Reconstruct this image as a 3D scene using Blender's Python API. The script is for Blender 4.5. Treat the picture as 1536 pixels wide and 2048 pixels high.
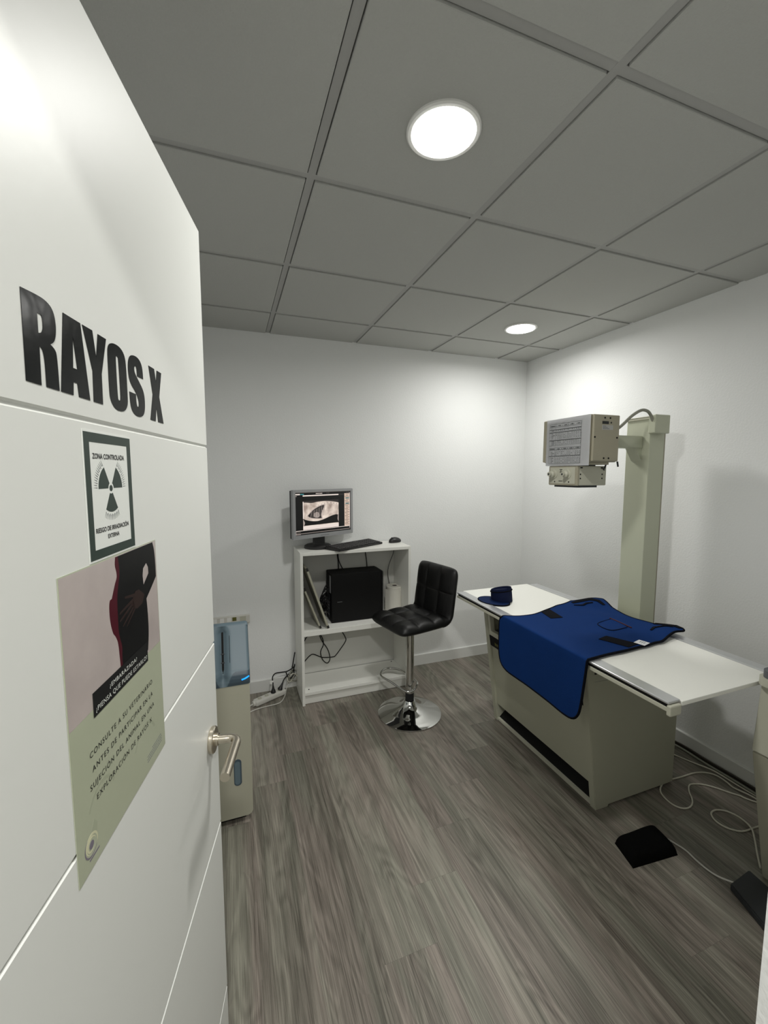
import bpy, bmesh, math, random
from math import sin, cos, pi, radians, sqrt
from mathutils import Vector, Matrix
from mathutils.geometry import tessellate_polygon, delaunay_2d_cdt
random.seed(7)
for o in list(bpy.data.objects): bpy.data.objects.remove(o)
S = bpy.context.scene
COL = S.collection
H = 2.4767            # ceiling height

# ---------------------------------------------------------------- camera
cam_d = bpy.data.cameras.new('camera'); cam = bpy.data.objects.new('camera', cam_d); COL.objects.link(cam)
cam_d.sensor_fit = 'HORIZONTAL'; cam_d.sensor_width = 36.0; cam_d.lens = 840.6563/1536*36.0
cam_d.clip_start = 0.02
YAW, PITCH, ROLL = -0.3528, -0.0929, -0.0006
Rm = Matrix.Rotation(YAW, 3, 'Z') @ Matrix.Rotation(PITCH, 3, 'X') @ Matrix.Rotation(ROLL, 3, 'Y') @ Matrix.Rotation(pi/2, 3, 'X')
cam.matrix_world = Matrix.Translation((-2.3807, -2.9902, 1.5516)) @ Rm.to_4x4()
S.camera = cam
# ---------------------------------------------------------------- world, exposure
w = bpy.data.worlds.new('world'); S.world = w; w.use_nodes = True
w.node_tree.nodes['Background'].inputs[0].default_value = (0.9, 0.95, 1, 1)
w.node_tree.nodes['Background'].inputs[1].default_value = 0.02
S.view_settings.view_transform = 'Standard'; S.view_settings.look = 'None'
S.view_settings.exposure = 0.0; S.view_settings.gamma = 1.0; S.view_settings.use_curve_mapping = False
LAMP_W = (13.3, 9.0)       # the two downlights of the room
HALL_W = 31.0                # the downlight of the hall behind the viewer

# ---------------------------------------------------------------- materials
def mat(name, col, rough=0.5, metal=0.0, bump=0.0, bscale=200, var=0.0, vscale=6, emis=None, estr=0, spec=0.5, detail=2, coat=0, aniso=None):
    m = bpy.data.materials.new(name); m.use_nodes = True
    nt = m.node_tree; b = nt.nodes['Principled BSDF']
    b.inputs['Base Color'].default_value = (*col, 1); b.inputs['Roughness'].default_value = rough
    b.inputs['Metallic'].default_value = metal; b.inputs['Specular IOR Level'].default_value = spec
    if coat: b.inputs['Coat Weight'].default_value = coat; b.inputs['Coat Roughness'].default_value = 0.15
    tc = nt.nodes.new('ShaderNodeTexCoord')
    if var > 0:
        n = nt.nodes.new('ShaderNodeTexNoise'); n.inputs['Scale'].default_value = vscale; n.inputs['Detail'].default_value = 4
        nt.links.new(tc.outputs['Object'], n.inputs['Vector'])
        r = nt.nodes.new('ShaderNodeMix'); r.data_type = 'RGBA'
        r.inputs[6].default_value = tuple(c*(1-var) for c in col)+(1,); r.inputs[7].default_value = tuple(min(1, c*(1+var)) for c in col)+(1,)
        nt.links.new(n.outputs['Fac'], r.inputs[0]); nt.links.new(r.outputs[2], b.inputs['Base Color'])
    if bump > 0:
        n = nt.nodes.new('ShaderNodeTexNoise'); n.inputs['Scale'].default_value = bscale; n.inputs['Detail'].default_value = detail
        nt.links.new(tc.outputs['Object'], n.inputs['Vector'])
        if aniso:
            mp = nt.nodes.new('ShaderNodeMapping'); mp.inputs['Scale'].default_value = aniso
            nt.links.new(tc.outputs['Object'], mp.inputs['Vector']); nt.links.new(mp.outputs['Vector'], n.inputs['Vector'])
        bp = nt.nodes.new('ShaderNodeBump'); bp.inputs['Strength'].default_value = bump; bp.inputs['Distance'].default_value = 0.002
        nt.links.new(n.outputs['Fac'], bp.inputs['Height']); nt.links.new(bp.outputs['Normal'], b.inputs['Normal'])
    if emis:
        b.inputs['Emission Color'].default_value = (*emis, 1); b.inputs['Emission Strength'].default_value = estr
    return m

M = {}
M['wall'] = mat('wall_paint', (0.86, 0.87, 0.86), 0.75, bump=0.55, bscale=105, spec=0.3)
M['ceil'] = mat('ceiling_tile', (0.50, 0.505, 0.48), 0.9, bump=0.5, bscale=260, var=0.03, vscale=160, spec=0.1)
M['tbar'] = mat('ceiling_grid_metal', (0.42, 0.42, 0.405), 0.55, spec=0.3)
M['base'] = mat('baseboard_lacquer', (0.74, 0.745, 0.72), 0.4)
M['door'] = mat('door_lacquer', (0.70, 0.71, 0.675), 0.42, spec=0.22, bump=0.05, bscale=60)
M['vinyl'] = mat('black_vinyl', (0.005, 0.006, 0.006), 0.20, bump=0.16, bscale=35, spec=0.08)
M['steel'] = mat('brushed_steel', (0.60, 0.55, 0.46), 0.28, 1.0, bump=0.1, bscale=300)
M['chrome'] = mat('chrome', (0.62, 0.62, 0.60), 0.05, 1.0)
M['alu'] = mat('anodised_aluminium', (0.66, 0.68, 0.70), 0.36, 1.0, bump=0.08, bscale=200)
M['alum'] = mat('satin_aluminium_profile', (0.66, 0.67, 0.68), 0.30, 0.75)
M['beige'] = mat('beige_enamel', (0.43, 0.43, 0.335), 0.45, bump=0.15, bscale=420, var=0.03, vscale=5)
M['beige2'] = mat('beige_cover_plastic', (0.36, 0.335, 0.25), 0.5, bump=0.15, bscale=420, var=0.04, vscale=9)
M['beige3'] = mat('pale_beige_enamel', (0.52, 0.515, 0.42), 0.45, bump=0.1, bscale=420)
M['olive'] = mat('column_enamel', (0.53, 0.55, 0.425), 0.45, bump=0.1, bscale=350)
M['whitepl'] = mat('white_laminate', (0.86, 0.86, 0.83), 0.33)
M['tabletop'] = mat('tabletop_laminate', (0.90, 0.90, 0.84), 0.35, bump=0.05, bscale=300)
M['shelf'] = mat('shelf_melamine', (0.84, 0.84, 0.79), 0.42, var=0.02, vscale=4)
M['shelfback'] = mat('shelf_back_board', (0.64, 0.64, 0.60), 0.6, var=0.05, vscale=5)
M['black'] = mat('black_plastic', (0.012, 0.012, 0.012), 0.42, bump=0.08, bscale=400)
M['blackmat'] = mat('matt_black_metal', (0.004, 0.004, 0.004), 0.7, spec=0.25)
M['key'] = mat('key_plastic', (0.02, 0.02, 0.02), 0.5)
M['leather'] = mat('black_leatherette', (0.004, 0.004, 0.004), 0.42, bump=0.3, bscale=240, spec=0.32)
M['rubber'] = mat('black_rubber', (0.006, 0.006, 0.006), 0.8)
M['fleece'] = mat('black_fleece', (0.004, 0.004, 0.004), 1.0, bump=1.0, bscale=500, spec=0.05)
M['graphite'] = mat('graphite_plastic', (0.025, 0.028, 0.031), 0.6, bump=0.2, bscale=500)
M['silver'] = mat('silver_plastic', (0.36, 0.365, 0.375), 0.38, 0.3)
M['blue'] = mat('blue_nylon', (0.0060, 0.030, 0.130), 0.8, bump=0.45, bscale=700, spec=0.06, var=0.10, vscale=9)
M['navy'] = mat('navy_cloth', (0.004, 0.008, 0.032), 0.8, bump=0.4, bscale=700, spec=0.15)
M['navy2'] = mat('navy_nylon', (0.006, 0.018, 0.070), 0.75, bump=0.45, bscale=700, spec=0.1)
M['blackcloth'] = mat('black_binding_tape', (0.003, 0.0035, 0.006), 0.9, spec=0.1)
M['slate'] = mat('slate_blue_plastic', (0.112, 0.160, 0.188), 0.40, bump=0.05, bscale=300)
M['slate2'] = mat('slate_lip_shade_and_grip', (0.055, 0.082, 0.105), 0.4)  # darker slate: shade painted on the reader's lip, also used on its grip
M['warmgrey'] = mat('warm_grey_enamel', (0.41, 0.40, 0.315), 0.5, bump=0.12, bscale=420)
M['greytop'] = mat('grey_keypad_foil', (0.10, 0.105, 0.115), 0.5, bump=0.1, bscale=300)
M['whitecable'] = mat('white_cable_pvc', (0.66, 0.64, 0.54), 0.45)
M['whitepvc'] = mat('white_pvc', (0.66, 0.65, 0.60), 0.4)
M['greycable'] = mat('grey_cable_pvc', (0.30, 0.30, 0.25), 0.5)
M['browncable'] = mat('dark_cable_pvc', (0.035, 0.028, 0.02), 0.6)
M['tissue'] = mat('tissue_paper', (0.78, 0.76, 0.68), 0.9, bump=0.6, bscale=220)
M['card'] = mat('cardboard_core', (0.05, 0.04, 0.03), 0.9)
M['green'] = mat('sign_green', (0.012, 0.028, 0.020), 0.45)
M['signwhite'] = mat('sign_white', (0.74, 0.76, 0.72), 0.35, spec=0.4)
M['ink'] = mat('printed_ink', (0.012, 0.014, 0.013), 0.5)
M['greyink'] = mat('grey_ink', (0.17, 0.18, 0.18), 0.6)
M['photo'] = mat('photo_backdrop', (0.46, 0.40, 0.38), 0.25, var=0.22, vscale=14, coat=0.3)
M['photodark'] = mat('photo_black_dress', (0.0035, 0.0035, 0.004), 0.35, var=0.5, vscale=40, spec=0.12)
M['photored'] = mat('photo_wine_red', (0.060, 0.003, 0.010), 0.35, spec=0.15)
M['photoskin'] = mat('photo_dark_skin', (0.026, 0.014, 0.012), 0.35, spec=0.15)
M['sage'] = mat('poster_sage_green', (0.415, 0.445, 0.325), 0.28, var=0.04, vscale=10, coat=0.3)
M['sage2'] = mat('poster_sage_shade', (0.365, 0.395, 0.285), 0.3, coat=0.3)
M['cream'] = mat('poster_cream', (0.60, 0.59, 0.40), 0.35)
M['mauve'] = mat('poster_mauve', (0.18, 0.16, 0.20), 0.35)
M['paper'] = mat('printed_paper', (0.82, 0.83, 0.85), 0.6)
M['label'] = mat('grey_label', (0.42, 0.42, 0.40), 0.45)
M['yellowprint'] = mat('olive_yellow_print', (0.12, 0.12, 0.02), 0.5)
M['redtrim'] = mat('dark_red_trim', (0.05, 0.006, 0.01), 0.8)
M['glow'] = mat('downlight_diffuser', (1, 1, 1), 0.5, emis=(1.0, 0.985, 0.93), estr=14)
M['led'] = mat('blue_led', (0.0, 0.25, 0.6), 0.3, emis=(0.01, 0.32, 1.0), estr=1.1)
M['hallwall'] = mat('hall_wall_paint', (0.60, 0.60, 0.58), 0.75, bump=0.2, bscale=105)
def em(name, col, s=1.0): return mat(name, tuple(c*0.02 for c in col), 0.35, emis=col, estr=s)
M['scr_black'] = em('screen_black', (0.0015, 0.0015, 0.002))
M['scr_white'] = em('screen_pinkish_white', (0.80, 0.70, 0.64))
M['scr_peach'] = em('screen_peach', (0.66, 0.50, 0.40))
M['scr_teal'] = em('screen_teal', (0.05, 0.22, 0.24))
M['scr_grey'] = em('screen_grey', (0.13, 0.11, 0.10))
M['scr_dark'] = em('screen_dark_grey', (0.025, 0.020, 0.020))
M['scr_soft'] = em('screen_soft_grey', (0.52, 0.43, 0.38))
M['scr_mid'] = em('screen_mid_grey', (0.36, 0.30, 0.27))

def radiograph_mat():
    # the bright body of the animal with soft tissue mottling, as the display emits it
    m = bpy.data.materials.new('radiograph_image'); m.use_nodes = True; nt = m.node_tree; b = nt.nodes['Principled BSDF']
    b.inputs['Base Color'].default_value = (0.01, 0.01, 0.01, 1); b.inputs['Roughness'].default_value = 0.35
    tc = nt.nodes.new('ShaderNodeTexCoord'); n = nt.nodes.new('ShaderNodeTexNoise'); n.inputs['Scale'].default_value = 16; n.inputs['Detail'].default_value = 3
    r = nt.nodes.new('ShaderNodeValToRGB'); r.color_ramp.elements[0].position = 0.3; r.color_ramp.elements[0].color = (0.33, 0.25, 0.21, 1)
    r.color_ramp.elements[1].position = 0.62; r.color_ramp.elements[1].color = (0.84, 0.72, 0.62, 1)
    nt.links.new(tc.outputs['Object'], n.inputs['Vector']); nt.links.new(n.outputs['Fac'], r.inputs[0])
    nt.links.new(r.outputs[0], b.inputs['Emission Color']); b.inputs['Emission Strength'].default_value = 1.0
    return m
M['xray'] = radiograph_mat()

def floor_mat():
    m = bpy.data.materials.new('oak_laminate'); m.use_nodes = True; nt = m.node_tree; N = nt.nodes.new; L = nt.links.new
    b = nt.nodes['Principled BSDF']
    def mth(op, a, c=None, d=None):
        x = N('ShaderNodeMath'); x.operation = op
        for i, v in enumerate((a, c, d)):
            if v is None: continue
            if isinstance(v, (int, float)): x.inputs[i].default_value = v
            else: L(v, x.inputs[i])
        return x.outputs[0]
    tc = N('ShaderNodeTexCoord'); sx = N('ShaderNodeSeparateXYZ'); L(tc.outputs['Object'], sx.inputs[0])
    X, Y = sx.outputs['X'], sx.outputs['Y']
    # planks 18.7 cm wide and 1.33 m long, each row shifted by 20.2 cm
    rx = mth('DIVIDE', mth('ADD', X, 0.096), 0.187); row = mth('FLOOR', rx); fr = mth('FRACT', rx)
    ty = mth('DIVIDE', mth('SUBTRACT', mth('SUBTRACT', Y, 0.147), mth('MULTIPLY', row, 0.202)), 1.33); pid = mth('FLOOR', ty); ft = mth('FRACT', ty)
    cid = N('ShaderNodeCombineXYZ'); L(row, cid.inputs[0]); L(pid, cid.inputs[1]); wn = N('ShaderNodeTexWhiteNoise'); wn.noise_dimensions = '2D'; L(cid.outputs[0], wn.inputs['Vector'])
    dx = mth('MULTIPLY', mth('MINIMUM', fr, mth('SUBTRACT', 1.0, fr)), 0.187); dy = mth('MULTIPLY', mth('MINIMUM', ft, mth('SUBTRACT', 1.0, ft)), 1.33)
    joint = mth('LESS_THAN', mth('MINIMUM', dx, dy), 0.0007)
    base = N('ShaderNodeCombineXYZ'); L(Y, base.inputs[0]); L(X, base.inputs[1])
    sc = N('ShaderNodeVectorMath'); sc.operation = 'MULTIPLY_ADD'; L(wn.outputs['Color'], sc.inputs[0]); sc.inputs[1].default_value = (17, 31, 13); L(base.outputs[0], sc.inputs[2])
    def noise(scl, detail, dist=0.0, rough=0.55):
        q = N('ShaderNodeMapping'); q.inputs['Scale'].default_value = scl; L(sc.outputs[0], q.inputs['Vector'])
        n = N('ShaderNodeTexNoise'); n.inputs['Scale'].default_value = 1; n.inputs['Detail'].default_value = detail
        n.inputs['Distortion'].default_value = dist; n.inputs['Roughness'].default_value = rough; L(q.outputs[0], n.inputs['Vector']); return n.outputs['Fac']
    fine = noise((5, 340, 1), 5, 0.15, 0.72); mid = noise((1.6, 60, 1), 4, 0.25); band = noise((0.7, 13, 1), 3, 0.5); patch = noise((1.5, 6, 1), 2, 0.4)
    hf = noise((0.9, 5.0, 1), 2, 0.5)
    ring = mth('MULTIPLY_ADD', mth('SINE', mth('MULTIPLY', hf, 95.0)), 0.5, 0.5)
    ringw = mth('MULTIPLY', mth('SUBTRACT', ring, 0.5), mth('MULTIPLY', mth('GREATER_THAN', mth('SUBTRACT', patch, 0.47), 0.0), 0.055))
    v = mth('ADD', mth('ADD', mth('MULTIPLY', fine, 0.54), mth('MULTIPLY', mid, 0.21)), mth('ADD', mth('MULTIPLY', band, 0.25), ringw))
    v = mth('ADD', v, mth('MULTIPLY', mth('SUBTRACT', wn.outputs['Value'], 0.5), 0.075))
    rp = N('ShaderNodeValToRGB'); L(v, rp.inputs[0]); e = rp.color_ramp.elements
    e[0].position = 0.37; e[0].color = (0.078, 0.070, 0.056, 1); e[1].position = 0.63; e[1].color = (0.325, 0.300, 0.255, 1)
    k = e.new(0.50); k.color = (0.190, 0.174, 0.146, 1)
    tone = N('ShaderNodeValToRGB'); L(noise((0.9, 9, 1), 2, 0.6), tone.inputs[0]); t = tone.color_ramp.elements
    t[0].position = 0.38; t[0].color = (0.96, 1.01, 0.965, 1); t[1].position = 0.62; t[1].color = (1.04, 0.985, 0.99, 1)
    hue = N('ShaderNodeMix'); hue.data_type = 'RGBA'; hue.blend_type = 'MULTIPLY'; hue.inputs[0].default_value = 1.0
    L(rp.outputs[0], hue.inputs[6]); L(tone.outputs[0], hue.inputs[7])
    jn = N('ShaderNodeMix'); jn.data_type = 'RGBA'; L(mth('MULTIPLY', joint, 0.28), jn.inputs[0]); L(hue.outputs[2], jn.inputs[6]); jn.inputs[7].default_value = (0.06, 0.055, 0.045, 1)
    L(jn.outputs[2], b.inputs['Base Color'])
    b.inputs['Roughness'].default_value = 0.44; b.inputs['Specular IOR Level'].default_value = 0.45
    bp = N('ShaderNodeBump'); bp.inputs['Strength'].default_value = 0.25; bp.inputs['Distance'].default_value = 0.0006; L(fine, bp.inputs['Height'])
    L(bp.outputs[0], b.inputs['Normal'])
    return m
M['floor'] = floor_mat()

# ---------------------------------------------------------------- mesh helpers
ORG = {}
class MB:
    def __init__(s): s.bm = bmesh.new(); s.mats = []; s.smooth = False
    def mi(s, m):
        if m is None: return 0
        if m not in s.mats: s.mats.append(m)
        return s.mats.index(m)
    def merge(s, b, m=None, sm=False):
        me = bpy.data.meshes.new('tmp'); i = s.mi(m)
        for f in b.faces: f.material_index = i; f.smooth = sm
        b.to_mesh(me); b.free(); s.bm.from_mesh(me); bpy.data.meshes.remove(me); return s
    def box(s, a, c, bev=0.0, m=None, mtx=None, seg=2):
        b = bmesh.new(); bmesh.ops.create_cube(b, size=1)
        a = Vector(a); c = Vector(c); d = c-a; mid = (a+c)/2
        for v in b.verts: v.co = Vector((v.co.x*d.x, v.co.y*d.y, v.co.z*d.z))+mid
        bv = min(bev, 0.49*min(abs(d.x), abs(d.y), abs(d.z)))
        if bv > 0: bmesh.ops.bevel(b, geom=b.edges[:], offset=bv, segments=seg, affect='EDGES', profile=0.5)
        if mtx: bmesh.ops.transform(b, matrix=mtx, verts=b.verts)
        bmesh.ops.recalc_face_normals(b, faces=b.faces)
        return s.merge(b, m, bv > 0 and seg > 2)
    def prism(s, poly, axis, a, c, m=None, bev=0.0, mtx=None):
        # poly: 2-D outline, swept along axis from a to c
        b = bmesh.new()
        def P(p, t):
            return {'x': (t, p[0], p[1]), 'y': (p[0], t, p[1]), 'z': (p[0], p[1], t)}[axis]
        lo = [b.verts.new(P(p, a)) for p in poly]; hi = [b.verts.new(P(p, c)) for p in poly]
        b.faces.new(lo); b.faces.new(hi[::-1]); n = len(poly)
        for i in range(n): b.faces.new((lo[i], hi[i], hi[(i+1) % n], lo[(i+1) % n]))
        bmesh.ops.recalc_face_normals(b, faces=b.faces)
        if bev > 0: bmesh.ops.bevel(b, geom=b.edges[:], offset=bev, segments=2, affect='EDGES')
        if mtx: bmesh.ops.transform(b, matrix=mtx, verts=b.verts)
        return s.merge(b, m)
    def lathe(s, prof, c=(0, 0, 0), n=48, m=None, mtx=None, sm=True):
        b = bmesh.new(); rings = []
        for r, z in prof:
            if r < 1e-6: rings.append([b.verts.new((0, 0, z))])
            else: rings.append([b.verts.new((r*cos(2*pi*i/n), r*sin(2*pi*i/n), z)) for i in range(n)])
        for A, B in zip(rings, rings[1:]):
            if len(A) == 1 and len(B) == 1: continue
            for i in range(n):
                j = (i+1) % n
                if len(A) == 1: b.faces.new((A[0], B[i], B[j]))
                elif len(B) == 1: b.faces.new((A[i], B[0], A[j]))
                else: b.faces.new((A[i], B[i], B[j], A[j]))
        if mtx: bmesh.ops.transform(b, matrix=mtx, verts=b.verts)
        bmesh.ops.translate(b, vec=c, verts=b.verts)
        bmesh.ops.recalc_face_normals(b, faces=b.faces)
        return s.merge(b, m, sm)
    def cyl(s, p, q, r, m=None, n=24, r2=None, sm=True, bev=0.0):
        p = Vector(p); q = Vector(q); d = q-p; h = d.length; r2 = r if r2 is None else r2
        prof = [(0, 0), (r-bev, 0), (r, bev), (r2, h-bev), (r2-bev, h), (0, h)] if bev else [(0, 0), (r, 0), (r2, h), (0, h)]
        mt = Matrix.Translation(p) @ d.to_track_quat('Z', 'Y').to_matrix().to_4x4()
        b = MB(); b.lathe(prof, n=n, mtx=mt, sm=False); me = bpy.data.meshes.new('t'); b.bm.to_mesh(me); b.bm.free()
        bb = bmesh.new(); bb.from_mesh(me); bpy.data.meshes.remove(me)
        i = s.mi(m); me = bpy.data.meshes.new('t')
        for f in bb.faces: f.material_index = i; f.smooth = sm and len(f.verts) == 4
        bb.to_mesh(me); bb.free(); s.bm.from_mesh(me); bpy.data.meshes.remove(me); return s
    def tube(s, pts, r, m=None, n=10, closed=False, smooth=3, flat=None):
        pts = [Vector(p) for p in pts]
        if smooth > 1:
            out = []; N = len(pts); R = range(N if closed else N-1)
            for i in R:
                if closed: p0, p1, p2, p3 = pts[i-1], pts[i], pts[(i+1) % N], pts[(i+2) % N]
                else: p0, p1, p2, p3 = pts[max(i-1, 0)], pts[i], pts[i+1], pts[min(i+2, N-1)]
                for k in range(smooth):
                    t = k/smooth; out.append(0.5*((2*p1)+(p2-p0)*t+(2*p0-5*p1+4*p2-p3)*t*t+(3*p1-p0-3*p2+p3)*t**3))
            if not closed: out.append(pts[-1])
            pts = out
        b = bmesh.new(); rings = []; N = len(pts); up = None
        for i, p in enumerate(pts):
            if closed: t = (pts[(i+1) % N]-pts[i-1])
            else: t = pts[min(i+1, N-1)]-pts[max(i-1, 0)]
            if t.length < 1e-9: t = Vector((0, 0, 1))
            t.normalize()
            if up is None:
                up = Vector((0, 0, 1)) if abs(t.z) < 0.9 else Vector((1, 0, 0))
            sd = t.cross(up)
            if sd.length < 1e-4: sd = t.cross(Vector((0.3, 1, 0.1)))
            sd.normalize(); up = sd.cross(t).normalized()
            ra, rb = (r, r) if flat is None else flat
            rings.append([b.verts.new(p+sd*(ra*cos(2*pi*k/n))+up*(rb*sin(2*pi*k/n))) for k in range(n)])
        prs = list(zip(rings, rings[1:])) + ([(rings[-1], rings[0])] if closed else [])
        for A, B in prs:
            for k in range(n): b.faces.new((A[k], B[k], B[(k+1) % n], A[(k+1) % n]))
        if not closed: b.faces.new(rings[0][::-1]); b.faces.new(rings[-1])
        bmesh.ops.recalc_face_normals(b, faces=b.faces)
        return s.merge(b, m, True)
    def flat(s, loops, fr, h=0.0004, m=None, base=0.0):
        # thin printed or cut shape: 2-D loops (first outer, then holes) in the frame fr (4x4), raised by h
        b = bmesh.new(); vec = [[Vector((p[0], p[1], 0)) for p in l] for l in loops]
        tri = tessellate_polygon(vec); fl = [p for l in vec for p in l]
        T = [b.verts.new(fr @ Vector((p.x, p.y, base+h))) for p in fl]; B = [b.verts.new(fr @ Vector((p.x, p.y, base))) for p in fl]
        for t in tri:
            try: b.faces.new([T[i] for i in t]); b.faces.new([B[i] for i in reversed(t)])
            except ValueError: pass
        o = 0
        for l in vec:
            n = len(l)
            for i in range(n):
                try: b.faces.new((T[o+i], T[o+(i+1) % n], B[o+(i+1) % n], B[o+i]))
                except ValueError: pass
            o += n
        bmesh.ops.recalc_face_normals(b, faces=b.faces)
        return s.merge(b, m)
    def quad(s, x0, y0, x1, y1, fr, h=0.0004, m=None, base=0.0):
        return s.flat([[(x0, y0), (x1, y0), (x1, y1), (x0, y1)]], fr, h, m, base)
    def text(s, txt, x0, y0, width, height, fr, h=0.0003, m=None, base=0.0, bold=0.0, space=1.0):
        # lettering fitted to a box whose lower-left corner is x0,y0
        cu = bpy.data.curves.new('t', 'FONT'); cu.body = txt; cu.size = 1; cu.offset = bold; cu.extrude = 0; cu.resolution_u = 3; cu.space_character = space
        ob = bpy.data.objects.new('t', cu); COL.objects.link(ob)
        me = bpy.data.meshes.new_from_object(ob); bpy.data.objects.remove(ob); bpy.data.curves.remove(cu)
        xs = [v.co.x for v in me.vertices]; cap = 0.69
        a, c = min(xs), max(xs); sx = width/(c-a); sy = height/cap
        for v in me.vertices: v.co = fr @ Vector((x0+(v.co.x-a)*sx, y0+v.co.y*sy, base+h))
        i = s.mi(m)
        b = bmesh.new(); b.from_mesh(me); bpy.data.meshes.remove(me)
        return s.merge(b, m)

def frame(o, x, y):
    x = Vector(x).normalized(); y = Vector(y); z = x.cross(y).normalized(); y = z.cross(x)
    return Matrix(((x.x, y.x, z.x, o[0]), (x.y, y.y, z.y, o[1]), (x.z, y.z, z.z, o[2]), (0, 0, 0, 1)))
def tag(o, label=None, cat=None, group=None, kind=None):
    if label: o['label'] = label
    if cat: o['category'] = cat
    if group: o['group'] = group
    if kind: o['kind'] = kind
    return o
def thing(name, loc, label=None, cat=None, group=None, kind=None):
    o = bpy.data.objects.new(name, None); COL.objects.link(o); o.location = loc; o.empty_display_size = 0.05
    ORG[o.name] = Vector(loc); return tag(o, label, cat, group, kind)
def build(name, mb, m=None, parent=None, loc=None, label=None, cat=None, group=None, kind=None):
    # meshes are written in room coordinates; here they are moved to the origin of the thing they belong to
    me = bpy.data.meshes.new(name); og = ORG[parent.name] if parent else Vector(loc or (0, 0, 0))
    bmesh.ops.translate(mb.bm, vec=-og, verts=mb.bm.verts)
    for e in mb.bm.edges:
        if len(e.link_faces) == 2 and e.calc_face_angle(0) > radians(33): e.smooth = False
    mb.bm.to_mesh(me); mb.bm.free()
    for x in (mb.mats or [m]):
        if x is None: x = m
        me.materials.append(M[x] if isinstance(x, str) else x)
    if not me.materials: me.materials.append(M[m])
    o = bpy.data.objects.new(name, me); COL.objects.link(o)
    if parent: o.parent = parent; ORG[o.name] = og
    else: o.location = og; ORG[o.name] = og
    return tag(o, label, cat, group, kind)
def bx(a, c, bev=0.0, **k): return MB().box(a, c, bev, **k)
def arc(c, r, a0, a1, n): return [(c[0]+r*cos(a0+(a1-a0)*i/n), c[1]+r*sin(a0+(a1-a0)*i/n)) for i in range(n+1)]
def rrect(x0, y0, x1, y1, r, n=4):
    return arc((x1-r, y0+r), r, -pi/2, 0, n)+arc((x1-r, y1-r), r, 0, pi/2, n)+arc((x0+r, y1-r), r, pi/2, pi, n)+arc((x0+r, y0+r), r, pi, 1.5*pi, n)

# ================================================================ the room
XL = -2.80; YF = -2.745; T = 0.12; HALL = -4.6
build('floor', bx((XL-0.1, HALL-0.1, -0.1), (0.1, 0.1, 0)), 'floor', kind='structure')
build('wall_back', bx((XL-0.1, 0, 0), (0.1, 0.12, H+0.1)), 'wall', kind='structure')
build('wall_right', bx((0, HALL-0.1, 0), (0.12, 0, H+0.1)), 'wall', kind='structure')
build('wall_left', bx((XL-0.12, YF, 0), (XL, 0, H+0.1)), 'wall', kind='structure')
DX0, DX1 = -2.60, -1.848
wf = MB(); wf.box((XL-0.12, YF-T, 0), (DX0, YF, H+0.1)); wf.box((DX1, YF-T, 0), (0, YF, H+0.1)); wf.box((DX0, YF-T, 2.06), (DX1, YF, H+0.1))
build('wall_front', wf, 'wall', kind='structure')
hw = MB(); hw.box((-3.3, HALL-0.1, 0), (0, HALL, H+0.1)); hw.box((-3.4, HALL-0.1, 0), (-3.3, YF-T, H+0.1)); hw.box((-3.3, YF-T-0.02, 0), (XL-0.12, YF-T, H+0.1))
build('wall_hall', hw, 'hallwall', kind='structure')
build('ceiling_hall', bx((-3.4, HALL-0.1, H), (0, YF-T, H+0.1)), 'ceil', kind='structure')
build('floor_hall', bx((-3.4, HALL-0.1, -0.1), (XL-0.1, YF-T, 0)), 'floor', kind='structure')
# suspended ceiling: tiles stand a little below the exposed grid
GX = [-0.307-0.6*i for i in range(-0, 5)]; GY = [-0.380-0.6*i for i in range(0, 5)]
xe = [0.0]+GX+[XL]; ye = [0.0]+GY+[YF]
xe = [x for x in xe if x >= XL]; ye = [y for y in ye if y >= YF]
cl = MB(); cl.box((XL, YF, H+0.03), (0, 0, H+0.12), m='ceil')
hb = 0.012; gap = 0.0155
for i in range(len(xe)-1):
    for j in range(len(ye)-1):
        x1 = xe[i]-(gap if i else 0.0); x0 = xe[i+1]+(gap if xe[i+1] > XL else 0.0)
        y1 = ye[j]-(gap if j else 0.0); y0 = ye[j+1]+(gap if ye[j+1] > YF else 0.0)
        if x1-x0 < 0.02 or y1-y0 < 0.02: continue
        cl.box((x0, y0, H), (x1, y1, H+0.028), 0.0015, m='ceil', seg=1)
for g in GX: cl.box((g-hb, YF, H+0.0055), (g+hb, 0, H+0.03), m='tbar')
for g in GY: cl.box((XL, g-hb, H+0.0058), (0, g+hb, H+0.03), m='tbar')
build('ceiling', cl, kind='structure')
# baseboards
def base_prof(t=0.012, h=0.088): return [(0, 0), (t, 0), (t, h-0.004), (t-0.004, h), (0, h)]
bb = MB(); bb.prism([(-p[0], p[1]) for p in base_prof()], 'x', XL, 0)
build('baseboard_back', bb, 'base', kind='structure')
bb = MB(); bb.prism([(-p[0], p[1]) for p in base_prof()], 'y', YF, 0)
build('baseboard_right', bb, 'base', kind='structure')
bb = MB(); bb.prism([(XL+p[0], p[1]) for p in base_prof()], 'y', YF, -0.012)
build('baseboard_left', bb, 'base', kind='structure')
bb = MB(); bb.prism([(YF+p[0], p[1]) for p in base_prof()], 'x', DX1, -0.012)
build('baseboard_front', bb, 'base', kind='structure')

# ================================================================ door with lettering
PHI = radians(11.95)
P0 = Vector((-2.42183, -2.03149, 0)); DD = Vector((-sin(PHI), -cos(PHI), 0)); DN = Vector((cos(PHI), -sin(PHI), 0))
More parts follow.
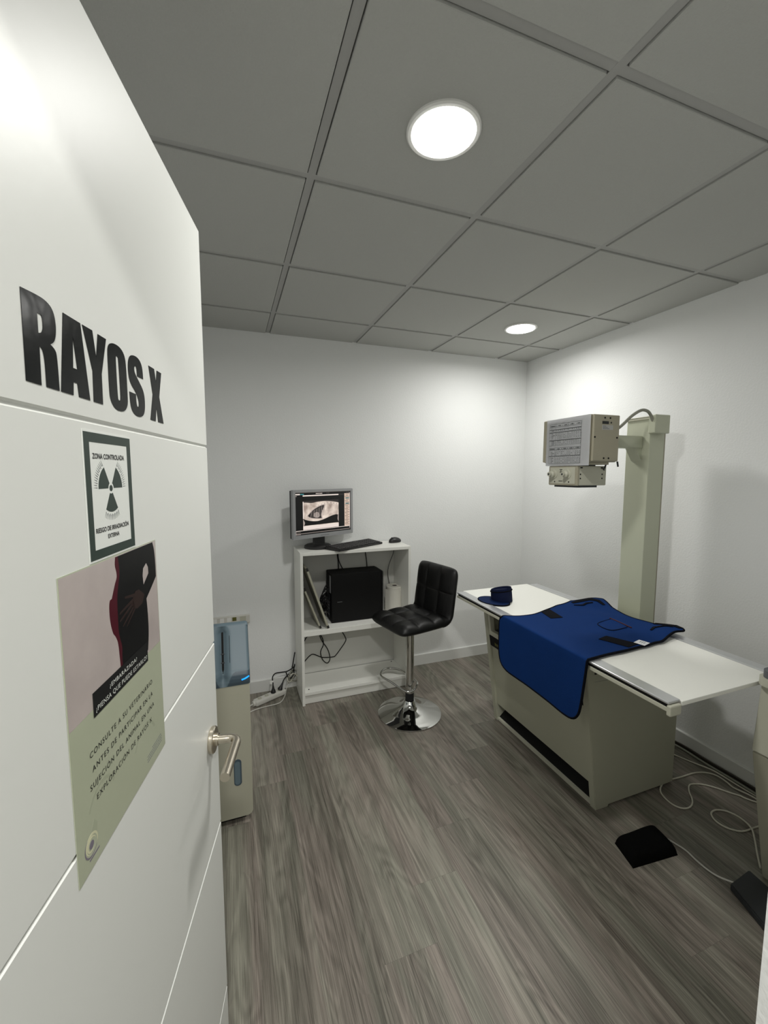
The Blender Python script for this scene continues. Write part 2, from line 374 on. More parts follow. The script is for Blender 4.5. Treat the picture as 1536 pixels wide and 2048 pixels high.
# door frame of reference: x runs from the hinge side to the lock side (reading direction), y up, z out of the leaf
DF = frame(P0, -DD, (0, 0, 1))
def dp(l): return [(-u, z) for u, z in l]
def soften(l, it=2, lim=52):
    # rounds the gentle bends of an outline, keeps its sharp corners
    for _ in range(it):
        o = []; n = len(l)
        for i in range(n):
            a, b, c = Vector(l[i-1]), Vector(l[i]), Vector(l[(i+1) % n])
            t = (b-a).angle(c-b) if (b-a).length > 1e-7 and (c-b).length > 1e-7 else 0
            if 1e-3 < t < radians(lim): o += [tuple(b+(a-b)*0.25), tuple(b+(c-b)*0.25)]
            else: o.append(tuple(b))
        l = o
    return l
hinge = P0+DD*0.726
door = thing('door_1', (hinge.x, hinge.y, 0), kind='structure')
lf = MB()
LF = 0.726; TH = 0.036; gw, gd = 0.0032, 0.0026
cuts = [0.008, 0.3465, 0.765, 1.184, 1.6055, 2.03]
pr = [(-TH, 0.008), (-TH, 2.03)]
# front face profile (z, offset) with shallow V grooves
prof = [(2.03, 0.0)]
for g in (1.6055, 1.184, 0.765, 0.3465): prof += [(g+gw, 0), (g+0.0012, -gd), (g-0.0012, -gd), (g-gw, 0)]
prof += [(0.008, 0.0), (0.008, -TH), (2.03, -TH)]
b = bmesh.new()
A = [b.verts.new(DF @ Vector((-LF, z, o))) for z, o in prof]; B = [b.verts.new(DF @ Vector((0, z, o))) for z, o in prof]
b.faces.new(A); b.faces.new(B[::-1]); n = len(prof)
for i in range(n): b.faces.new((A[i], B[i], B[(i+1) % n], A[(i+1) % n]))
bmesh.ops.recalc_face_normals(b, faces=b.faces); lf.merge(b)
leaf = build('door_leaf', lf, 'door', door)
hg = MB()
for z in (0.25, 1.05, 1.82): hg.cyl((hinge+DN*0.006).to_tuple()[:2]+(z-0.04,), (hinge+DN*0.006).to_tuple()[:2]+(z+0.04,), 0.007)
build('hinge', hg, 'steel', door)
def D3(u, z, o): return DF @ Vector((-u, z, o))
hd = MB(); ru, rz = 0.0567, 0.9965
hd.cyl(D3(ru, rz, 0.0), D3(ru, rz, 0.010), 0.0265, bev=0.002, n=40)
hd.cyl(D3(ru, rz, 0.010), D3(ru, rz, 0.016), 0.0125)
rose = build('handle_rosette', hd, 'steel', door, label='round brushed steel rosette')
lv = MB(); lr = 0.0090
pts = [D3(ru, rz, 0.012), D3(ru, rz, 0.030), D3(ru, rz, 0.0405), D3(ru+0.0045, rz, 0.0500), D3(ru+0.014, rz, 0.0545), D3(ru+0.03, rz, 0.0545), D3(ru+0.075, rz, 0.0545), D3(ru+0.118, rz, 0.0545)]
lv.tube(pts, lr, n=20, smooth=4)
build('door_handle', lv, 'steel', door, label='L-shaped brushed steel lever')
LET = dict(
R=[[(0.5387, 1.7003), (0.5188, 1.7020), (0.5092, 1.7020), (0.5006, 1.6996), (0.4960, 1.6943), (0.4945, 1.6844), (0.4958, 1.6750), (0.499, 1.6685), (0.5045, 1.6652), (0.4986, 1.6628), (0.4959, 1.6584), (0.4955, 1.6264), (0.5140, 1.6264), (0.5138, 1.6486), (0.5158, 1.6575), (0.5199, 1.6596), (0.5208, 1.6264), (0.5398, 1.6264)],
   [(0.52, 1.6869), (0.5149, 1.6870), (0.5132, 1.6845), (0.5132, 1.6758), (0.5157, 1.6715), (0.5201, 1.6704)]],
A=[[(0.4823, 1.7005), (0.4538, 1.7005), (0.4438, 1.6264), (0.4640, 1.6264), (0.4656, 1.6392), (0.4722, 1.6392), (0.4737, 1.6264), (0.4930, 1.6264)], [(0.4685, 1.6837), (0.4640, 1.6529), (0.4714, 1.6529)]],
Y=[[(0.4504, 1.7005), (0.4315, 1.7008), (0.4265, 1.6739), (0.4205, 1.7005), (0.4030, 1.7005), (0.4171, 1.6593), (0.4180, 1.6263), (0.4368, 1.6263), (0.4355, 1.6582)]],
O=[[(0.4014, 1.6852), (0.4001, 1.6930), (0.3955, 1.6982), (0.3859, 1.7012), (0.3740, 1.7015), (0.3650, 1.6990), (0.3592, 1.6940), (0.3565, 1.6853), (0.3563, 1.6427), (0.3580, 1.6340), (0.3650, 1.6270), (0.3754, 1.6246), (0.3880, 1.6250), (0.3965, 1.6295), (0.4008, 1.6360), (0.4020, 1.6432)],
   [(0.3826, 1.6862), (0.3812, 1.6882), (0.3775, 1.6882), (0.3758, 1.6862), (0.3750, 1.6400), (0.3768, 1.6374), (0.3806, 1.6372), (0.3827, 1.6401)]],
S=[[(0.3070, 1.6770), (0.3255, 1.6770), (0.3257, 1.6852), (0.3275, 1.6887), (0.3310, 1.6890), (0.3335, 1.6865), (0.3330, 1.6799), (0.3205, 1.6712), (0.3099, 1.6635), (0.3054, 1.6554), (0.3050, 1.6440), (0.3072, 1.6340), (0.3130, 1.6275), (0.3240, 1.6246), (0.3360, 1.6252), (0.3450, 1.6292), (0.3495, 1.6370), (0.3505, 1.6530), (0.3322, 1.6530), (0.3321, 1.6423), (0.3300, 1.6378), (0.3262, 1.6374), (0.3242, 1.6400), (0.3250, 1.6472), (0.3330, 1.6560), (0.3452, 1.6629), (0.3505, 1.6715), (0.3512, 1.6830), (0.3492, 1.6920), (0.3436, 1.6988), (0.3330, 1.7018), (0.3212, 1.7018), (0.3120, 1.6980), (0.3076, 1.6900)]],
X=[[(0.2866, 1.7003), (0.2667, 1.7003), (0.2618, 1.6830), (0.2570, 1.7003), (0.2400, 1.7003), (0.2520, 1.6630), (0.2395, 1.6257), (0.2603, 1.6257), (0.2648, 1.6470), (0.2700, 1.6257), (0.2884, 1.6257), (0.2762, 1.6628)]])
for ch in 'RAYOSX':
    mb = MB(); mb.flat([soften(dp(l)) if ch in 'ROS' else dp(l) for l in LET[ch]], DF, 0.0004, base=0.0001)
    build('letter', mb, 'vinyl', door, label='black vinyl capital '+ch)

# radiation sign stuck on the door
so = D3(0.41, 1.459, 0)
sg = thing('radiation_sign', so, 'green and white sign with black trefoil taped on the open door under the big lettering', 'sign')
mb = MB(); mb.quad(-0.4645, 1.4575, -0.3570, 1.5955, DF, 0.0005, base=0.0001)
build('backing_sheet', mb, 'signwhite', sg)
mb = MB(); mb.flat([dp([(0.4625, 1.5935), (0.3590, 1.5935), (0.3590, 1.4595), (0.4625, 1.4595)]), dp([(0.4525, 1.5835), (0.3685, 1.5835), (0.3685, 1.4695), (0.4525, 1.4695)])], DF, 0.0002, base=0.0006)
build('border', mb, 'green', sg, label='dark green border')
mb = MB(); tc = (-0.4120, 1.5342)
mb.flat([arc(tc, 0.0035, 0, 2*pi, 16)[:-1]], DF, 0.0002, base=0.0006)
for a in (60, 180, 300):
    a0, a1 = radians(a-30+ (0)), radians(a+30)
    mb.flat([arc(tc, 0.0268, a0, a1, 10)+arc(tc, 0.0062, a1, a0, 6)], DF, 0.0002, base=0.0006)
# the trefoil stands with one blade straight down
bmesh.ops.rotate(mb.bm, cent=DF @ Vector((tc[0], tc[1], 0)), matrix=Matrix.Rotation(radians(-30), 3, DN)*1.0, verts=mb.bm.verts)
build('trefoil', mb, 'green', sg)
for a in (30, 150, 270):
    mb = MB()
    for k in range(-6, 7):
        t = radians(a+k*4.6); r0, r1 = 0.0292+0.001*(k % 2), 0.0362
        dx, dy = cos(t), sin(t); w_ = 0.0005
        mb.flat([[(tc[0]+dx*r0-dy*w_, tc[1]+dy*r0+dx*w_), (tc[0]+dx*r0+dy*w_, tc[1]+dy*r0-dx*w_), (tc[0]+dx*r1, tc[1]+dy*r1)]], DF, 0.0002, base=0.0006)
    build('ray_marks', mb, 'greyink', sg)
mb = MB(); mb.text('ZONA CONTROLADA', -0.4478, 1.5665, 0.071, 0.0055, DF, m='ink', base=0.0006, bold=0.02)
build('lettering', mb, 'ink', sg); mb = MB()
mb.text('RIESGO DE IRRADIACIÓN', -0.4492, 1.4872, 0.0752, 0.0050, DF, m='ink', base=0.0006, bold=0.02)
mb.text('EXTERNA', -0.4250, 1.4788, 0.0262, 0.0045, DF, m='ink', base=0.0006, bold=0.02)
build('lettering', mb, 'ink', sg)

# poster
po = D3(0.405, 1.15, 0)
ps = thing('warning_poster', po, 'tall glossy poster with pregnant figure above pale green text area, on the open door', 'poster')
mb = MB(); mb.quad(-0.5195, 1.1485, -0.2945, 1.4565, DF, 0.0005, base=0.0001); build('sheet', mb, 'sage', ps)
mb = MB(); mb.flat([dp([(0.5183, 1.4553), (0.2957, 1.4553), (0.2957, 1.3075), (0.5183, 1.3075)])], DF, 0.0001, base=0.0006)
pic = build('photograph', mb, 'photo', ps)
body = [(0.4124, 1.4545), (0.3055, 1.4545), (0.3005, 1.4441), (0.2985, 1.4245), (0.2985, 1.4044), (0.3180, 1.3918), (0.3340, 1.3824), (0.3319, 1.3602), (0.332, 1.3342), (0.3374, 1.3116), (0.341, 1.3118), (0.3405, 1.3010), (0.4139, 1.3190), (0.4154, 1.3384), (0.4168, 1.3547), (0.4222, 1.3647), (0.4272, 1.3688), (0.4325, 1.3859), (0.4324, 1.404), (0.4297, 1.409), (0.4255, 1.4093), (0.4161, 1.425), (0.411, 1.4302), (0.4113, 1.4369), (0.4147, 1.4453)]
gapp = [(0.3292, 1.4302), (0.324, 1.4233), (0.3235, 1.4148), (0.3406, 1.4032), (0.3423, 1.4155), (0.3397, 1.4249)]
red = [(0.4124, 1.4545), (0.4069, 1.4545), (0.4036, 1.4351), (0.4101, 1.419), (0.4141, 1.4047), (0.4145, 1.3828), (0.4147, 1.3628), (0.4075, 1.3463), (0.4099, 1.336), (0.4094, 1.3209), (0.4139, 1.3219), (0.4154, 1.3384), (0.4168, 1.3547), (0.4222, 1.3647), (0.4272, 1.3688), (0.4325, 1.3859), (0.4324, 1.404), (0.4297, 1.409), (0.4255, 1.4093), (0.4161, 1.425), (0.411, 1.4302), (0.4113, 1.4369), (0.4147, 1.4453)]
mb = MB(); mb.flat([soften(dp(body)), dp(gapp)], DF, 0.0001, base=0.0007, m='photodark'); mb.flat([soften(dp(red))], DF, 0.0001, base=0.0008, m='photored')
fig = build('pregnant_figure', mb, None, pic)
mb = MB()
mb.flat([dp([(0.3660, 1.4015), (0.3560, 1.4010), (0.3400, 1.3900), (0.3480, 1.3800), (0.3640, 1.3780), (0.3760, 1.3840), (0.3740, 1.3960)])], DF, 0.0001, base=0.0009)
for (u0, z0), (u1, z1), wd in [((0.3700, 1.3975), (0.3945, 1.4015), 0.0020), ((0.3740, 1.3925), (0.4095, 1.3865), 0.0021), ((0.3720, 1.3890), (0.4095, 1.3775), 0.0021), ((0.3700, 1.3850), (0.4028, 1.3695), 0.0020), ((0.3680, 1.3815), (0.3930, 1.3660), 0.0017)]:
    mb.flat([dp([(u0, z0+wd), (u1, z1+wd*0.6), (u1+0.0012, z1), (u1, z1-wd*0.6), (u0, z0-wd)])], DF, 0.0001, base=0.0009)
build('hand_on_belly', mb, 'photoskin', pic)
mb = MB(); mb.quad(-0.4765, 1.2980, -0.3400, 1.3245, DF, 0.0001, base=0.0010, m='blackmat')
mb.text('¿EMBARAZADA?', -0.4425, 1.3130, 0.0690, 0.0050, DF, m='signwhite', base=0.0011, space=1.1)
mb.text('¿PIENSA QUE PUEDE ESTARLO?', -0.4725, 1.3023, 0.1285, 0.0054, DF, m='signwhite', base=0.0011, space=1.1)
build('banner', mb, None, ps, label='black banner with white lettering')
mb = MB()
mb.text('CONSULTE A SU VETERINARIO', -0.4880, 1.2610, 0.1575, 0.0062, DF, m='ink', base=0.0006, space=1.25)
mb.text('ANTES DE PARTICIPAR EN LA', -0.4850, 1.2442, 0.1540, 0.0062, DF, m='ink', base=0.0006, space=1.25)
mb.text('SUJECIÓN DEL ANIMAL EN UNA', -0.4910, 1.2275, 0.1630, 0.0062, DF, m='ink', base=0.0006, space=1.25)
mb.text('EXPLORACIÓN DE RAYOS X', -0.4800, 1.2105, 0.1420, 0.0062, DF, m='ink', base=0.0006, space=1.25)
build('lettering', mb, None, ps); mb = MB()
for z, a, c in [(1.1725, 0.3400, 0.3085), (1.1690, 0.3560, 0.3070), (1.1655, 0.3570, 0.3066), (1.1620, 0.3565, 0.3070)]:
    x = -a
    while x < -c:
        l = random.uniform(0.0015, 0.004); mb.quad(x, z, min(x+l, -c), z+0.0014, DF, 0.0001, m='greyink', base=0.0006); x += l+0.0009
build('fine_print', mb, None, ps)
mb = MB(); lc = (-0.4950, 1.1735)
def spiral(r0, r1, wd, a0, a1, mm, bs):
    n = 40; o = []; i_ = []
    for k in range(n+1):
        t = k/n; a = a0+(a1-a0)*t; r = r0+(r1-r0)*t; ww = wd*sin(pi*min(1, t*1.0+0.04))
        o.append((lc[0]+(r+ww)*cos(a), lc[1]+(r+ww)*sin(a))); i_.append((lc[0]+(r-ww)*cos(a), lc[1]+(r-ww)*sin(a)))
    mb.flat([o+i_[::-1]], DF, 0.0001, m=mm, base=bs)
spiral(0.0115, 0.0085, 0.0014, -0.6, 4.6, 'cream', 0.0006)
spiral(0.0125, 0.0105, 0.0008, 2.2, 6.0, 'mauve', 0.0007)
spiral(0.0078, 0.0060, 0.0012, 0.2, 5.6, 'cream', 0.0006)
mb.flat([arc(lc, 0.0042, 0, 2*pi, 18)[:-1]], DF, 0.0001, m='mauve', base=0.0006)
mb.quad(-0.5000, 1.1586, -0.4815, 1.1606, DF, 0.0001, m='mauve', base=0.0006)
build('swirl_emblem', mb, None, ps)
for cx_, cz_, rr in [(-0.47, 1.195, 0.03), (-0.36, 1.185, 0.035)]:
    mb = MB(); mb.flat([arc((cx_, cz_), rr, 0.4, 2.7, 24)+arc((cx_, cz_), rr-0.004, 2.7, 0.4, 24)], DF, 0.00005, base=0.0006); build('pale_motif', mb, 'sage2', ps)
mb = MB(); mb.flat([[(-0.493, 1.188), (-0.488, 1.196), (-0.482, 1.188), (-0.484, 1.180), (-0.491, 1.179)]], DF, 0.00005, base=0.0006)
build('pale_motif', mb, 'sage2', ps)

# ================================================================ ceiling downlights
def downlight(x, y, watts, label, r=0.101):
    t = thing('ceiling_downlight', (x, y, H), label, 'ceiling light', 'round ceiling downlights')
    mb = MB(); mb.lathe([(r-0.016, 0), (r-0.016, -0.004), (r-0.013, -0.008), (r-0.004, -0.0085), (r, -0.005), (r, 0.0)], (x, y, H), 64)
    build('rim', mb, 'whitepl', t)
    mb = MB(); mb.lathe([(r-0.0165, -0.003), (r-0.0175, -0.0095), (r-0.030, -0.0120), (0, -0.0135)], (x, y, H), 64)
    build('diffuser', mb, 'glow', t)
    l = bpy.data.lights.new('downlight_beam', 'AREA'); l.shape = 'DISK'; l.size = 2*(r-0.02); l.energy = watts; l.color = (1.0, 0.99, 0.955); l.spread = radians(172)
    lo = bpy.data.objects.new('downlight_beam', l); COL.objects.link(lo); lo.parent = t; lo.location = (0, 0, -0.0145)
    return t
downlight(-1.803, -1.888, LAMP_W[0], 'large round glowing downlight in the tile nearest the viewer')
downlight(-0.594, -0.673, LAMP_W[1], 'far glowing downlight in the ceiling near the back right corner')
downlight(-2.38, -3.62, HALL_W, 'downlight in the hall ceiling outside the doorway, behind the viewer')

# ================================================================ bookcase
bc = thing('bookcase', (-1.576, -0.16, 0), 'open white bookcase against the back wall carrying the monitor', 'bookcase')
BX0, BX1, BY0, BY1, BZ = -1.966, -1.187, -0.300, -0.016, 1.036
build('side_panel', bx((BX0, BY0, 0), (BX0+0.018, BY1, BZ), 0.001), 'shelf', bc)
build('side_panel', bx((BX1-0.018, BY0, 0), (BX1, BY1, BZ), 0.001), 'shelf', bc)
build('top_board', bx((BX0+0.018, BY0, BZ-0.021), (BX1-0.018, BY1, BZ-0.0005), 0.001), 'shelf', bc)
build('middle_shelf', bx((BX0+0.0185, BY0+0.004, 0.474), (BX1-0.0185, BY1-0.008, 0.508), 0.001), 'shelf', bc)
build('bottom_shelf', bx((BX0+0.0185, BY0+0.002, 0.068), (BX1-0.0185, BY1-0.008, 0.088), 0.001), 'shelf', bc)
build('kick_board', bx((BX0+0.0185, BY0+0.022, 0.002), (BX1-0.0185, BY0+0.038, 0.068)), 'shelf', bc)
bk = MB(); bk.box((BX0+0.0185, BY1-0.0075, 0.150), (BX1-0.072, BY1-0.0045, BZ-0.022)); bk.box((BX0+0.0185, BY1-0.004, 0.089), (BX1-0.0185, BY1-0.001, BZ-0.022))
build('back_board', bk, 'shelfback', bc)
for x, y in [(BX0+0.05, -0.255), (BX1-0.05, -0.05)]: build('peg_hole', MB().cyl((x, y, 0.088), (x, y, 0.0892), 0.005, n=16), 'blackmat', bc)
build('peg_hole', MB().cyl((BX0+0.0185, -0.07, 0.15), (BX0+0.0195, -0.07, 0.15), 0.003, n=12), 'blackmat', bc)

# monitor
MC = Vector((-1.776, -0.152, 0)); ma = radians(24.0); mx = Vector((cos(ma), sin(ma), 0)); MF = frame((MC.x, MC.y, 0), mx, (0, 0, 1))
mo = thing('monitor', (MC.x, MC.y+0.01, BZ), 'silver framed flat monitor showing an animal x-ray image, standing on the bookcase', 'monitor')
W2 = 0.250; Z0, Z1 = 1.116, 1.440
def bxf(F, a, c, bev=0.0, m=None, seg=2): return MB().box(a, c, bev, m, F, seg)
bz = MB(); o_ = [(-W2, Z0), (W2, Z0), (W2, Z1), (-W2, Z1)]; i_ = [(-W2+0.020, Z0+0.026), (W2-0.018, Z0+0.026), (W2-0.018, Z1-0.016), (-W2+0.020, Z1-0.016)]
bz.flat([rrect(-W2, Z0, W2, Z1, 0.005), i_], MF, 0.022, base=-0.012)
bez = build('bezel', bz, 'silver', mo, label='silver bezel')
hs = MB(); hs.box((-W2+0.002, Z0+0.004, -0.034), (W2-0.002, Z1-0.004, -0.0125), 0.004, None, MF); hs.box((-0.12, Z0+0.04, -0.060), (0.12, Z1-0.06, -0.034), 0.01, None, MF)
build('rear_housing', hs, 'black', mo)
bt = MB(); bt.quad(-0.035, Z0+0.010, 0.035, Z0+0.0135, MF, 0.0003, base=0.0101); build('button_row', bt, 'greyink', mo)
sx0, sx1, sz0, sz1 = -W2+0.020, W2-0.018, Z0+0.026, Z1-0.016
SCF = MF @ Matrix.Translation((sx0, sz1, 0.0)) @ Matrix.Diagonal((sx1-sx0, -(sz1-sz0), 1, 1))
sc = MB(); sc.box((sx0, sz0, -0.004), (sx1, sz1, 0.003), 0, 'scr_black', MF)
scr = build('screen', sc, None, mo)
def q(mb, x0, y0, x1, y1, m, b=0.0031): mb.quad(sx0+(sx1-sx0)*x0, sz1-(sz1-sz0)*y1, sx0+(sx1-sx0)*x1, sz1-(sz1-sz0)*y0, MF, 0.0001, m, b)
def P2(l): return [(sx0+(sx1-sx0)*x, sz1-(sz1-sz0)*y) for x, y in l]
ui = MB()
q(ui, 0.0, 0.035, 0.085, 0.062, 'scr_white'); q(ui, 0.09, 0.035, 0.15, 0.062, 'scr_teal'); q(ui, 0, 0.0, 1, 0.012, 'scr_grey')
for k in range(5): q(ui, 0.355+k*0.024, 0.030, 0.372+k*0.024, 0.048, 'scr_white')
for x in (0.55, 0.58, 0.93, 0.96): q(ui, x, 0.030, x+0.012, 0.046, 'scr_grey')
q(ui, 0.13, 0.070, 0.77, 0.098, 'scr_white'); q(ui, 0.0, 0.085, 0.03, 0.10, 'scr_mid')
q(ui, 0.77, 0.068, 0.875, 0.098, 'scr_dark')
q(ui, 0.885, 0.060, 0.992, 0.900, 'scr_peach'); q(ui, 0.985, 0.04, 0.992, 0.95, 'scr_white', 0.0033)
q(ui, 0, 0.893, 0.99, 0.905, 'scr_white'); q(ui, 0.0, 0.905, 0.012, 0.985, 'scr_white'); q(ui, 0.0, 0.962, 0.99, 0.972, 'scr_mid')
for k in range(4): q(ui, 0.02+k*0.018, 0.925, 0.032+k*0.018, 0.945, 'scr_grey')
for k in range(5): q(ui, 0.012+k*0.016, 0.976, 0.022+k*0.016, 0.990, 'scr_mid')
y = 0.075; kk = 0
while y < 0.87:
    kk += 1
    if kk in (4, 8): q(ui, 0.905, y, 0.978, y+0.028, 'scr_teal', 0.0033); q(ui, 0.915, y+0.008, 0.965, y+0.020, 'scr_dark', 0.0035); y += 0.045; continue
    q(ui, 0.893+0.01*(kk % 3), y, 0.955+0.025*(kk % 2), y+0.010, 'scr_grey' if kk % 3 else 'scr_dark', 0.0033); y += 0.031
build('software_panels', ui, None, scr)
rg = MB(); q(rg, 0.13, 0.215, 0.77, 0.80, 'xray')
rg.flat([soften(P2([(0.13, 0.205), (0.77, 0.205), (0.77, 0.285), (0.66, 0.245), (0.52, 0.225), (0.36, 0.240), (0.28, 0.265), (0.20, 0.245), (0.13, 0.240)]), 2, 75)], MF, 0.0001, 'scr_dark', 0.0033)
rg.flat([soften(P2([(0.13, 0.62), (0.19, 0.66), (0.27, 0.690), (0.38, 0.705), (0.47, 0.680), (0.56, 0.635), (0.65, 0.59), (0.735, 0.57), (0.77, 0.60), (0.77, 0.78), (0.13, 0.79)]), 2, 75)], MF, 0.0001, 'scr_black', 0.0033)
rg.flat([soften(P2([(0.13, 0.63), (0.15, 0.68), (0.165, 0.73), (0.145, 0.79), (0.13, 0.79)]), 2, 75)], MF, 0.0001, 'scr_mid', 0.0035)
rg.flat([soften(P2([(0.755, 0.58), (0.77, 0.58), (0.77, 0.76), (0.745, 0.70), (0.75, 0.64)]), 2, 75)], MF, 0.0001, 'scr_mid', 0.0035)
rg.flat([soften(P2([(0.19, 0.575), (0.235, 0.49), (0.30, 0.40), (0.395, 0.335), (0.47, 0.305), (0.53, 0.300), (0.515, 0.385), (0.48, 0.47), (0.46, 0.56), (0.475, 0.655), (0.40, 0.658), (0.30, 0.645), (0.22, 0.615)]), 2, 75)], MF, 0.0001, 'scr_soft', 0.0032)
rg.flat([soften(P2([(0.21, 0.56), (0.25, 0.50), (0.31, 0.42), (0.40, 0.355), (0.47, 0.325), (0.51, 0.320), (0.495, 0.385), (0.46, 0.46), (0.44, 0.56), (0.455, 0.64), (0.40, 0.640), (0.31, 0.625), (0.24, 0.60)]), 2, 75)], MF, 0.0001, 'scr_dark', 0.0033)
rg.flat([soften(P2([(0.31, 0.515), (0.36, 0.48), (0.40, 0.49), (0.42, 0.55), (0.415, 0.61), (0.36, 0.625), (0.31, 0.59)]), 2, 75)], MF, 0.0001, 'scr_mid', 0.0035)
for k in range(11):
    x = 0.275+k*0.022; rg.flat([soften(P2([(x, 0.455-k*0.0125), (x+0.007, 0.450-k*0.0125), (x-0.012+0.003*k, 0.60-0.002*k), (x-0.018+0.003*k, 0.60-0.002*k)]), 2, 75)], MF, 0.0001, 'scr_grey' if k % 2 else 'scr_mid', 0.0037)
for k in range(14):
    x = 0.36+k*0.028; yy = 0.345-0.075*sin(min(1.0, (x-0.30)/0.30)*pi/2)+max(0, (x-0.60))*0.28
    rg.flat([soften(P2([(x, yy), (x+0.020, yy-0.002), (x+0.020, yy+0.012), (x, yy+0.014)]), 2, 75)], MF, 0.0001, 'scr_mid' if k % 2 else 'scr_white', 0.0036)
q(rg, 0.13, 0.800, 0.77, 0.885, 'scr_white', 0.0033); q(rg, 0.128, 0.22, 0.142, 0.62, 'scr_white', 0.0034)
build('radiograph', rg, None, scr)
st = MB(); st.box((-0.070, Z0-0.062, -0.040), (0.025, Z0+0.05, -0.022), 0.006, None, MF)
build('neck', st, 'black', mo)
st = MB(); sb = MF @ Vector((0, 0, -0.015)); st.lathe([(0, 0.0), (0.105, 0.0), (0.112, 0.004), (0.110, 0.016), (0.095, 0.024), (0, 0.026)], (0, 0, 0), 48)
bmesh.ops.transform(st.bm, matrix=Matrix.Translation((-1.816, -0.131, BZ)) @ Matrix.Rotation(ma, 4, 'Z') @ Matrix.Diagonal((0.84, 0.84, 1, 1)), verts=st.bm.verts)
build('stand_base', st, 'black', mo)

# keyboard
ka = math.atan2(-0.151+0.354, -1.347+1.725)
KF = frame((-1.718, -0.345, BZ+0.0), (cos(ka), sin(ka), 0), (-sin(ka), cos(ka), 0))
kb = thing('keyboard', (-1.62, -0.24, BZ), 'black keyboard lying askew on top of the white bookcase', 'keyboard')
b1 = MB(); b1.prism([(0, 0.001), (0.138, 0.001), (0.138, 0.026), (0.0, 0.014)], 'x', 0.0, 0.425, bev=0.002, mtx=KF)
build('keyboard_body', b1, 'black', kb)
ks = MB()
for r in range(6):
    for c in range(22):
        if c in (15, 19) and False: continue
        x = 0.010+c*0.0188+(0.003 if c > 14 else 0)+(0.003 if c > 17 else 0); yk = 0.010+r*0.0200
        if x+0.016 > 0.420: continue
        zt = 0.0138+0.087*yk
        ks.box((x, yk, zt), (x+0.0163, yk+0.0172, zt+0.005), 0.0015, None, KF, seg=1)
build('keys', ks, 'key', kb)
# mouse
mu = MB(); bmm = bmesh.new(); bmesh.ops.create_uvsphere(bmm, u_segments=28, v_segments=16, radius=1)
for v in bmm.verts:
    z = v.co.z; v.co = Vector((v.co.x*0.055, v.co.y*0.031*(1-0.10*v.co.x), max(z, -0.25)*0.030*(1+0.12*v.co.x)))
bmesh.ops.transform(bmm, matrix=Matrix.Translation((-1.232, -0.105, BZ+0.0085)) @ Matrix.Rotation(radians(200), 4, 'Z'), verts=bmm.verts)
ms = thing('computer_mouse', (-1.232, -0.105, BZ), 'small black mouse at the right end of the bookcase top', 'mouse')
mu.merge(bmm, None, True); build('shell', mu, 'black', ms)
wl = MB(); wl.cyl((-1.262, -0.119, BZ+0.033), (-1.258, -0.112, BZ+0.033), 0.006, n=16); build('scroll_wheel', wl, 'rubber', ms)

# computer tower on the middle shelf
pc = thing('computer_tower', (-1.555, -0.14, 0.508), 'black computer tower lying sideways-on in the bookcase behind the stool', 'computer')
build('case', bx((-1.742, -0.206, 0.511), (-1.372, -0.045, 0.856), 0.006), 'blackmat', pc)
build('front_bezel', bx((-1.3718, -0.209, 0.513), (-1.360, -0.045, 0.851), 0.006), 'black', pc)
p_ = MB(); p_.box((-1.7445, -0.19, 0.72), (-1.742, -0.16, 0.84), m='silver'); p_.box((-1.7445, -0.15, 0.53), (-1.742, -0.06, 0.70), m='graphite')
for k in range(5): p_.box((-1.746, -0.14, 0.55+k*0.022), (-1.7445, -0.08, 0.560+k*0.022), m='silver')
build('rear_connector_panel', p_, None, pc)
build('latch_mark', bx((-1.70, -0.2068, 0.655), (-1.665, -0.206, 0.658)), 'greyink', pc)
for x in (-1.71, -1.41): build('foot', bx((x-0.012, -0.19, 0.508), (x+0.012, -0.06, 0.5115)), 'rubber', pc)

# paper roll
pr_ = thing('paper_towel_roll', (-1.221, -0.115, 0.508), 'white paper towel roll standing in the right of the bookcase', 'paper roll')
rl = MB(); rl.lathe([(0.019, 0.0), (0.062, 0.0), (0.064, 0.004), (0.064, 0.196), (0.060, 0.200), (0.019, 0.200), (0.019, 0.0)], (-1.2335, -0.105, 0.508), 56)
build('paper', rl, 'tissue', pr_)
sh = MB(); pts = [(-1.2335+0.0665*cos(a), -0.105+0.0665*sin(a)) for a in [radians(200+i*8) for i in range(9)]]
pts = [(-1.312, -0.112), (-1.306, -0.122)]+[(-1.2335+(0.071)*cos(radians(a)), -0.105+0.071*sin(radians(a))) for a in range(205, 290, 8)]
ins = [(x*1.0, yv+0.0016) for x, yv in pts]
sh.prism(pts+ins[::-1], 'z', 0.509, 0.690); build('loose_sheet', sh, 'tissue', pr_)
cr = MB(); cr.lathe([(0.0185, 0.0), (0.0185, 0.1985), (0.015, 0.1985), (0.015, 0.190), (0, 0.190)], (-1.2335, -0.105, 0.508), 32); build('core', cr, 'card', pr_)

# cassettes leaning in the bookcase
def cassette(xb, zt, xt, y0, y1, label, th=0.014):
    L_ = Vector((xt-xb, 0, zt-0.5085)); ln = L_.length; F = frame((xb, y0, 0.5085), (0, 1, 0), L_)
    t = thing('imaging_cassette', (xb, (y0+y1)/2, 0.5085), label, 'x-ray cassette', 'cassettes leaning in the bookcase')
    p = MB(); p.box((0, 0, 0), (y1-y0, ln, th), 0.003, None, F); build('plate', p, 'warmgrey', t)
    p = MB(); p.box((0.012, 0.012, th), (y1-y0-0.012, ln-0.012, th+0.0012), 0.0005, None, F); build('dark_face', p, 'graphite', t)
    for a in (0, y1-y0-0.020):
        for c in (0, ln-0.020): build('corner_guard', MB().box((a-0.001, c+0.001, 0.0005), (a+0.021, c+0.021, th+0.0015), 0.002, None, F), 'black', t)
cassette(-1.790, 0.925, -1.930, -0.292, -0.035, 'taller grey cassette with black corners leaning left inside the bookcase')
